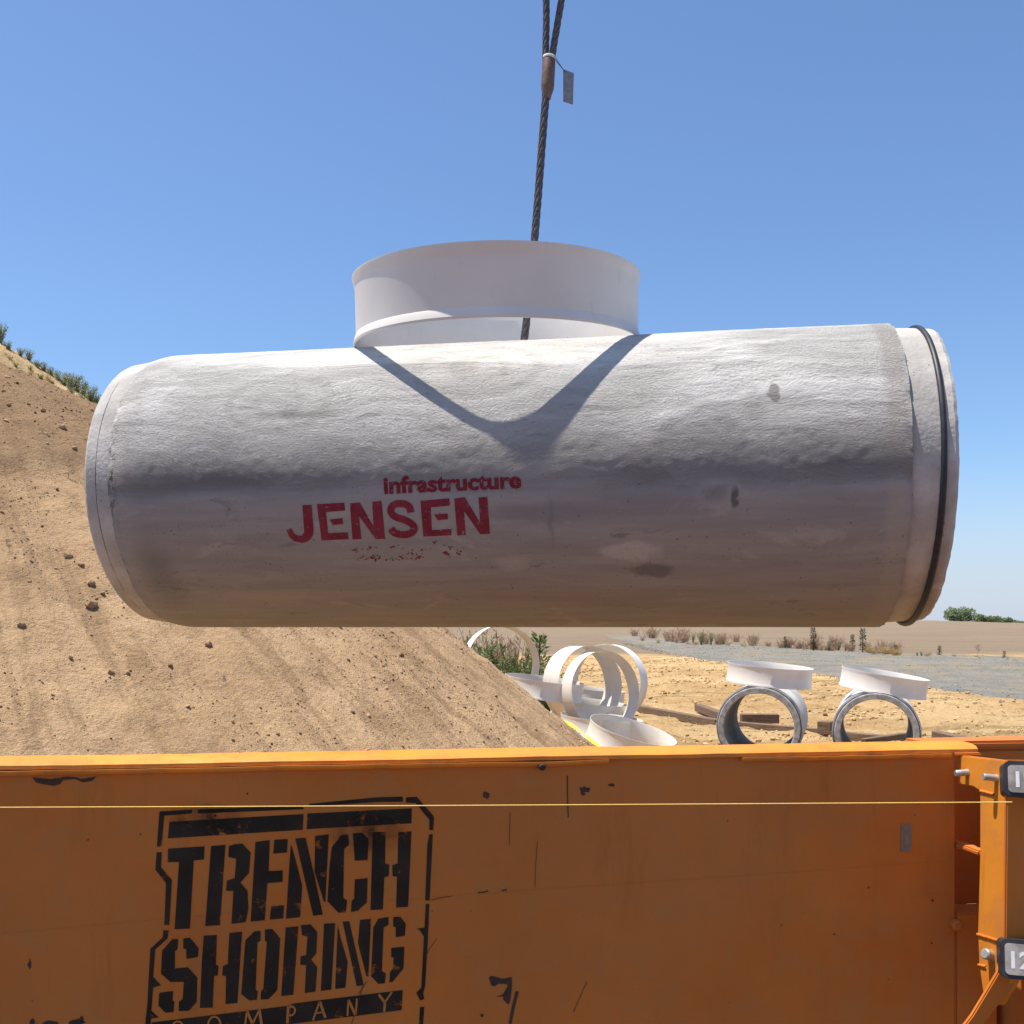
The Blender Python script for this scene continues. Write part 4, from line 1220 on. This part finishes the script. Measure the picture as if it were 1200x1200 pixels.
FP = ORG + Vector((0, 0, 1))
def print_on_panel(name, polys, mat, off=0.0012, par=tb):
    bm = poly_sheets(polys)
    for v in bm.verts:
        v.co = on_plane(v.co.x, v.co.y, FP + WN * off, WN) - ORG
    bm.normal_update()
    for f in bm.faces:
        if f.normal.dot(WN) < 0: f.normal_flip()
    me = bpy.data.meshes.new(name); bm.to_mesh(me); bm.free()
    return obj(name, me, mat, par)
k_ = 6.6667
def zA(L): return [(170 + a / k_, 930 + b / k_) for a, b in L]
def zB(L): return [(340 + a / k_, 930 + b / k_) for a, b in L]
def zC(L): return [(160 + a / k_, 1060 + b / k_) for a, b in L]
def zD(L): return [(340 + a / k_, 1060 + b / k_) for a, b in L]
frame = [
    zA([(112, 140), (370, 125), (365, 155), (150, 172), (130, 412), (92, 415)]),
    zA([(412, 124), (1238, 92), (1238, 122), (410, 156)]),
    zB([(150, 80), (690, 28), (880, 24), (880, 64), (700, 66), (150, 100)]),
    zB([(905, 30), (988, 24), (1125, 180), (1118, 285), (1088, 285), (1088, 205), (980, 75), (905, 70)]),
    zA([(190, 220), (1238, 160), (1232, 283), (178, 350)]),
    zB([(135, 156), (950, 115), (948, 232), (130, 278)]),
    zA([(90, 458), (130, 458), (125, 575), (210, 675), (190, 1028), (150, 1028), (163, 700), (80, 595)]),
    zC([(210, 200), (252, 200), (242, 265), (146, 352), (130, 565), (192, 632), (130, 648), (115, 828), (172, 882), (114, 892), (98, 1050), (55, 1050), (85, 770), (92, 620), (108, 345), (204, 258)]),
    zB([(1088, 318), (1115, 318), (1090, 835), (1055, 835), (1072, 400)]),
    zD([(1060, -5), (1087, -5), (1080, 190), (1075, 300), (1055, 640), (1040, 690), (1048, 740), (1015, 750), (985, 690), (1025, 650), (1045, 250), (1012, 200), (985, 190), (1050, 180)]),
    zD([(1015, 800), (1048, 800), (1030, 1080), (998, 1080)]),
]
trench = [
    zA([(180, 430), (465, 412), (460, 515), (380, 522), (350, 1055), (230, 1060), (265, 535), (175, 535)]),
    zA([(515, 410), (628, 400), (585, 1028), (470, 1035)]),
    zA([(655, 410), (700, 395), (760, 390), (825, 460), (812, 620), (745, 695), (800, 760), (808, 900), (785, 1005), (675, 1018), (690, 760), (632, 760), (640, 680), (700, 660), (712, 510), (650, 495)]),
    zA([(862, 378), (975, 362), (965, 605), (1075, 600), (1075, 690), (955, 700), (935, 990), (825, 1000)]),
    zA([(1010, 360), (1115, 355), (1108, 460), (1000, 470)]),
    zA([(985, 880), (1085, 872), (1080, 975), (975, 985)]),
    zB([(5, 395), (22, 440), (95, 720), (78, 965), (-33, 978)]),
    zB([(40, 350), (120, 345), (190, 640), (255, 945), (180, 955), (130, 740)]),
    zB([(195, 330), (302, 318), (275, 850), (262, 840), (190, 610)]),
    zB([(325, 420), (400, 325), (455, 318), (460, 400), (422, 430), (415, 815), (445, 835), (435, 930), (375, 930), (291, 840), (308, 560)]),
    zB([(490, 310), (565, 305), (612, 355), (605, 520), (505, 525), (498, 420)]),
    zB([(505, 670), (605, 660), (600, 850), (530, 915), (475, 925), (480, 840), (500, 820)]),
    zB([(645, 300), (745, 300), (742, 545), (775, 555), (770, 645), (735, 655), (725, 905), (628, 910)]),
    zB([(845, 300), (948, 295), (922, 885), (828, 890), (835, 650), (800, 645), (798, 560), (840, 545)]),
]
shoring = [
    zC([(280, 270), (325, 270), (320, 350), (300, 365), (300, 500), (400, 490), (475, 570), (470, 760), (410, 830), (330, 833), (330, 760), (360, 740), (370, 605), (265, 605), (190, 540), (200, 360)]),
    zC([(365, 265), (415, 258), (485, 340), (480, 410), (390, 425), (388, 350), (365, 345)]),
    zC([(178, 690), (285, 675), (282, 750), (295, 760), (290, 840), (225, 845), (170, 790)]),
    zC([(525, 243), (628, 238), (620, 470), (640, 480), (635, 555), (605, 560), (595, 805), (495, 808), (510, 450)]),
    zC([(725, 222), (825, 212), (788, 770), (695, 778), (700, 560), (670, 555), (675, 480), (712, 465)]),
    zC([(920, 210), (970, 205), (968, 285), (945, 295), (930, 665), (948, 680), (940, 745), (880, 750), (818, 700), (850, 280)]),
    zC([(1003, 195), (1060, 190), (1122, 265), (1100, 670), (1030, 740), (970, 742), (972, 680), (990, 660), (1018, 290), (1003, 285)]),
    zD([(-35, 180), (65, 170), (25, 705), (-70, 715)]),
    zD([(85, 160), (160, 155), (212, 215), (205, 380), (165, 430), (212, 490), (198, 680), (115, 692), (125, 475), (78, 470), (82, 405), (125, 395), (135, 250), (92, 240)]),
    zD([(265, 150), (352, 145), (322, 665), (240, 675)]),
    zD([(372, 160), (400, 280), (450, 450), (432, 650), (352, 660)]),
    zD([(410, 135), (462, 130), (575, 630), (520, 638)]),
    zD([(545, 120), (632, 112), (612, 560), (595, 560), (530, 300)]),
    zD([(690, 110), (770, 97), (768, 160), (730, 180), (718, 520), (748, 540), (740, 615), (690, 620), (632, 560), (650, 180)]),
    zD([(805, 97), (860, 95), (905, 150), (895, 245), (825, 255), (825, 180), (805, 170)]),
    zD([(790, 340), (893, 330), (885, 500), (800, 605), (775, 608), (780, 530), (805, 500), (808, 415), (790, 410)]),
]
print_on_panel('logo_frame', frame, M_BLK)
for a, b in ((0, 1), (1, 3), (3, 6), (6, 9), (9, 12), (12, 14)): print_on_panel('letter', trench[a:b], M_BLK)
for a, b in ((0, 3), (3, 5), (5, 7), (7, 9), (9, 10), (10, 13), (13, 16)): print_on_panel('letter', shoring[a:b], M_BLK)
bar = [zC([(118, 922), (1200, 790), (1200, 960), (100, 1090)]), zD([(3, 776), (880, 668), (872, 825), (3, 935)])]
print_on_panel('logo_bar', bar, M_BLK)
def circ(cx, cy, rx, ry, a0=0, a1=360, n=16):
    return [(cx + rx * math.cos(R_(a0 + (a1 - a0) * i / n)), cy + ry * math.sin(R_(a0 + (a1 - a0) * i / n))) for i in range(n + 1)]
wl = 15
comp = [zC(stroke(circ(322, 985, 50, 72, 40, 320), wl, 2)), zC(stroke(circ(608, 948, 50, 72, 0, 359), wl, 2)),
        zC(stroke([(845, 975), (862, 830)], wl, 1)), zC(stroke([(862, 832), (905, 930)], wl + 6, 1)), zC(stroke([(907, 930), (960, 822)], wl, 1)), zC(stroke([(960, 820), (980, 960)], wl + 6, 1)),
        zD(stroke([(-22, 930), (-15, 795)], wl + 6, 1)), zD(stroke([(-14, 800), (25, 800), (38, 830), (20, 862), (-14, 866)], wl, 3)),
        zD(stroke([(178, 905), (232, 755)], wl, 1)), zD(stroke([(232, 757), (275, 885)], wl + 6, 1)), zD(stroke([(200, 850), (258, 840)], wl - 3, 1)),
        zD(stroke([(448, 870), (455, 745)], wl, 1)), zD(stroke([(456, 745), (510, 862)], wl + 6, 1)), zD(stroke([(512, 862), (522, 735)], wl, 1)),
        zD(stroke([(692, 702), (740, 765)], wl + 6, 1)), zD(stroke([(740, 765), (795, 683)], wl, 1)), zD(stroke([(741, 765), (735, 838)], wl + 4, 1))]
for a, b in ((0, 1), (1, 2), (2, 6), (6, 8), (8, 11), (11, 14), (14, 17)): print_on_panel('letter', comp[a:b], M_LINE, 0.0022)

# drifted black overspray round the upper letters
q = NM('black_overspray'); v = q.mapv(q.coord('Generated'), (1, 1, 1))
gx, gy_, gz_ = q.sep(v)
dd = q.math('SQRT', q.math('ADD', q.math('POWER', q.math('MULTIPLY', q.math('SUBTRACT', gx, 0.5), 2.0), 2.0), q.math('POWER', q.math('MULTIPLY', q.math('SUBTRACT', gz_, 0.5), 2.0), 2.0)))
q.done((0.03, 0.022, 0.016), 0.85, None, 0.1)
q.wear(q.math('MULTIPLY', q.rng(dd, 0.95, 0.15), q.rng(q.noise(v, 4.0, 4, 0.65), 0.30, 0.75, 0.15, 0.75)))
print_on_panel('overspray', [[(372, 942), (488, 936), (484, 1010), (366, 1016)]], q.m, 0.0019)
print_on_panel('overspray', [[(180, 940), (300, 935), (296, 975), (176, 980)]], q.m, 0.0019)

# chips, scratches, a rubbed-off plate
rk = random.Random(4)
def blob(cx, cy, rx, ry, n=14, jag=.45):
    return [(cx + rx * math.cos(2 * math.pi * i / n) * rk.uniform(1 - jag, 1 + jag * .5), cy + ry * math.sin(2 * math.pi * i / n) * rk.uniform(1 - jag, 1 + jag * .5)) for i in range(n)]
def z540(L): return [(540 + a / 5.4545, 1100 + b / 5.4545) for a, b in L]
print_on_panel('paint_chip', [z540([(178, 250), (195, 238), (240, 248), (262, 258), (325, 245), (328, 300), (320, 370), (312, 415), (300, 420), (272, 390), (270, 370), (222, 372), (268, 358), (300, 305), (295, 290), (240, 288), (215, 305), (195, 300), (186, 268)])], M_RUST, 0.0014)
print_on_panel('paint_chip', [z540([(350, 335), (372, 338), (350, 420), (325, 545), (305, 545), (325, 440)])], M_RUST, 0.0016)
print_on_panel('paint_chip', [[(38, 911), (48, 912), (60, 913), (72, 911), (78, 910), (90, 911), (95, 913), (106, 911), (113, 910), (108, 915), (98, 917), (88, 913), (74, 914), (70, 919), (62, 921), (50, 919), (42, 917)]], M_RUST, 0.0014)
scr = []
for (a, b, c, d, wd) in [(665, 909, 666, 958, 1.3), (598, 952, 597, 990, .7), (630, 985, 627, 1040, .6), (560, 1046, 572, 1044, 1.4), (588, 1044, 594, 1043, 1.6), (505, 1055, 530, 1050, .8), 
                         (512, 1100, 498, 1122, .7), (688, 1150, 672, 1186, .7), (425, 1155, 412, 1200, .7), (430, 1150, 420, 1165, .7)]:
    m1 = ((a + c) / 2 + rk.uniform(-.8, .8), (b + d) / 2 + rk.uniform(-1, 1))
    scr.append(stroke([(a, b), m1, (c, d)], wd, 4))
for q_ in scr: print_on_panel('scratch', [q_], M_RUST, 0.0017)
print_on_panel('rub_mark', [blob(570, 932, 4, 5), blob(717, 920, 5, 2.5), blob(684, 925, 6, 6, 14, .7), blob(35, 1130, 2.5, 6), blob(565, 1190, 2.5, 2), blob(252, 956, 1.4, 1.6), blob(291, 1106, 1.6, 1.6), blob(222, 902, 1.5, 1.5), blob(290, 930, 1.2, 1.6), blob(1072, 955, 1, 1), blob(1093, 1055, 1.6, 1.6), blob(1092, 1105, 1.4, 1.4), blob(1018, 1040, 1.2, 1.2), blob(978, 1095, 1.5, 1),
                            blob(38, 1198, 3, 5), blob(60, 1199, 11, 3), blob(90, 1198, 10, 4), blob(96, 1195, 3, 4)], M_RUST, 0.0013)
v, f = extrude_poly([on_plane(a, b, FP + WN * .0002, WN) - ORG for a, b in ((1056, 966), (1068, 966), (1067, 998), (1055, 998))], WN * .0018)
obj('sticker', recalc(mesh('sticker', v, f)), M_STICK, tb)
# faint horizontal weld seam across the sheet
mb = MB(); pts = [on_plane(a, b, FP + WN * .0003, WN) - ORG for a, b in ((-300, 1118), (0, 1094), (200, 1076), (560, 1047), (900, 1024), (1115, 1008))]
mb.tube([p - WN * .0006 for p in pts], .0013, 6)
obj('weld_seam', mb.mesh('weld_seam', True), M_ORG, tb)

# ---- end frame on the right: gusset web square to the panel, front flange, pins and number plates
GP = ORG + UD * 0.0015                                # web plane passes here, facing left
WT = (UD - Vector((0, 0, 0.08))).normalized()          # the plate is leaned back a little to catch more sun
GPT = GP + Vector((0, 0, CZ - 0.42))
def on_web(px, py): return on_plane(px, py, GPT, WT) - ORG
web = [on_web(a, b) for a, b in ((1121.5, 884.5), (1185, 892), (1184, 1105), (1182, 1150), (1165, 1178), (1153, 1172), (1147, 1130), (1145.5, 1092), (1148, 1000), (1148, 927), (1140, 922), (1123, 919))]
v, f = extrude_poly(web, WT * 0.030)
me = recalc(mesh('gusset', v, f)); bevel(me, .003, 2); smooth_by_angle(me, 50)
obj('gusset', me, M_WEB, tb)
WF = 0.222
FF = ORG + WN * WF
def on_front(px, py, k=0.0): return on_plane(px, py, FF + WN * k, WN) - ORG
fl_ = [on_front(a, b, .045) for a, b in ((1180.5, 891), (1260, 892), (1260, 1128), (1196, 1146), (1150, 1205), (1125, 1262), (1085, 1262), (1140, 1190), (1170, 1140), (1178, 1100))]
v, f = extrude_poly(fl_, WN * -0.013)
me = recalc(mesh('front_flange', v, f)); bevel(me, .003, 2); smooth_by_angle(me, 50)
obj('front_flange', me, M_ORG, tb)
# recessed end post behind the cut-out and the next panel beyond
pbox('end_post', 0.004, 0.16, -0.19, -0.13, 0.0, ZT - 0.02)
rb = [on_plane(a, b, FP - WN * .13, WN) - ORG for a, b in ((1118, 1090), (1150, 1092), (1150, 1200), (1118, 1200))]
pbox('stiffener', 0.002, 0.034, -0.125, 0.098, (on_web(1148, 1003)).z - .007, (on_web(1148, 1003)).z + .007)
pbox('lower_bracket', 0.0008, 0.12, -0.095, -0.0005, 0.0, on_web(1146, 1090).z)
pbox('adjoining_panel', 0.06, 2.6, -0.36, -0.27, 0.0, ZT - 0.03)
pbox('adjoining_rail', 0.055, 2.6, -0.372, -0.258, ZT - 0.028, ZT - 0.002, bev=.008)
pbox('corner_post', 0.14, 0.30, -0.05, 0.19, 0.0, ZT - 0.06)
# weld beads on the web
def beads(p, q, n):
    mb = MB(); pts = []
    for i in range(n + 1):
        t = i / n; c = Vector(p).lerp(Vector(q), t)
        pts.append(c + Vector((0, 0, .0015 * noise.noise((t * 9, 1, 1)))))
    mb.tube(pts, [.0042 + .0012 * noise.noise((i * .9, 2, 2)) for i in range(n + 1)], 7)
    obj('weld_bead', mb.mesh('weld_bead', True), M_ORG, tb)
beads(on_web(1149, 927), on_web(1165, 931), 12)
beads(on_web(1145.5, 1095), on_web(1178, 1105), 22)
beads(on_web(1147, 1131), on_web(1156, 1133), 8)
def pin(px, py, L, r, tilt=(0, 0, 0)):
    p = on_web(px, py); d = (-WT + Vector(tilt)).normalized()
    M = Matrix.Translation(p) @ d.to_track_quat('Z', 'Y').to_matrix().to_4x4()
    mb = MB(); mb.lathe([(r * 1.1, 0), (r * 1.1, .003), (r, .0035), (r, L - .003), (r * .8, L), (0, L)], 16, M, closed=False)
    obj('pin', smooth_by_angle(recalc(mb.mesh('pin')), 40), M_STEEL, tb)
pin(1134, 905, .034, .0085, (0, 0, -.15)); pin(1168, 912, .036, .0085, (0, 0, .05)); pin(1162, 1120, .026, .013, (0, -.3, .3))
mb = MB(); Mn = Matrix.Translation(W(u_at(1118, 1106), 0, on_front(1123, 1107).z - .02)) @ WN.to_track_quat('Z', 'Y').to_matrix().to_4x4()
mb.lathe([(.014, 0), (.014, .016), (.010, .02), (0, .02)], 12, Mn, closed=False)
obj('stud', recalc(mb.mesh('stud')), M_ORG, tb)

def number_plate(c, wdt, hgt, yaw, pitch, body, size, tx):
    nrm = Vector((-math.sin(R_(yaw)) * math.cos(R_(pitch)), -math.cos(R_(yaw)) * math.cos(R_(pitch)), math.sin(R_(pitch))))
    x = Vector((0, 0, 1)).cross(nrm).normalized(); y = nrm.cross(x)
    M = Matrix((x, y, nrm)).transposed().to_4x4(); M.translation = c
    def rr_box(w, h, r, z0, z1):
        P = []
        for (sx, sy, a) in ((1, 1, 0), (-1, 1, 90), (-1, -1, 180), (1, -1, 270)):
            for k in range(5):
                th = R_(a + k * 22.5); P.append(M @ Vector((sx * (w / 2 - r) + r * math.cos(th), sy * (h / 2 - r) + r * math.sin(th), z0)))
        return extrude_poly(P, nrm * (z1 - z0))
    v, f = rr_box(wdt, hgt, .014, -.07, 0.0)
    p = obj('spreader_end', bevel(recalc(mesh('spreader_end', v, f)), .003, 2), M_RUB, tb)
    v, f = rr_box(wdt - .018, hgt - .018, .009, -.012, 0.003)
    q = obj('number_plate', bevel(recalc(mesh('number_plate', v, f)), .0025, 2), M_PLATE, p)
    bm = text_bm(body, size, 0.03 * size, 6)
    for vv in bm.verts: vv.co = M @ Vector((tx + vv.co.x, vv.co.y - size * .36, 0.0036))
    me = bpy.data.meshes.new('digits'); bm.to_mesh(me); bm.free()
    # digits belong to the plate's face, so they stay in its mesh as a second material
    dm = MB(); dm.add([vv.co for vv in q.data.vertices], [tuple(pp.vertices) for pp in q.data.polygons], 0)
    dm.add([vv.co for vv in me.vertices], [tuple(pp.vertices) for pp in me.polygons], 1)
    nm = dm.mesh('number_plate'); nm.materials.append(M_PLATE); nm.materials.append(M_DIGIT)
    q.data = nm
def plate_c(px, py, k): return on_front(px, py, k)
number_plate(plate_c(1222, 914, .085), .165, .082, 18, 12, '12', .050, -.066)
number_plate(plate_c(1219, 1127, .115), .165, .088, 18, 12, '12', .052, -.070)

# ------------------------------------------------------------------ mason's line in front of the panel
mb = MB()
YS = 2.28
pts = []
for i in range(41):
    t = i / 40; px = -420 + (1186 + 420) * t
    py = 945.5 - (px / 1186) * 5.5 + 1.0 * math.sin(math.pi * t)
    pts.append(U(px, py, YS + 0.0 * t))
mb.tube(pts, .0013, 6)
obj('string_line', mb.mesh('string_line', True), M_STR, label='thin taut yellow string stretched level in front of the orange panel', cat='string line')
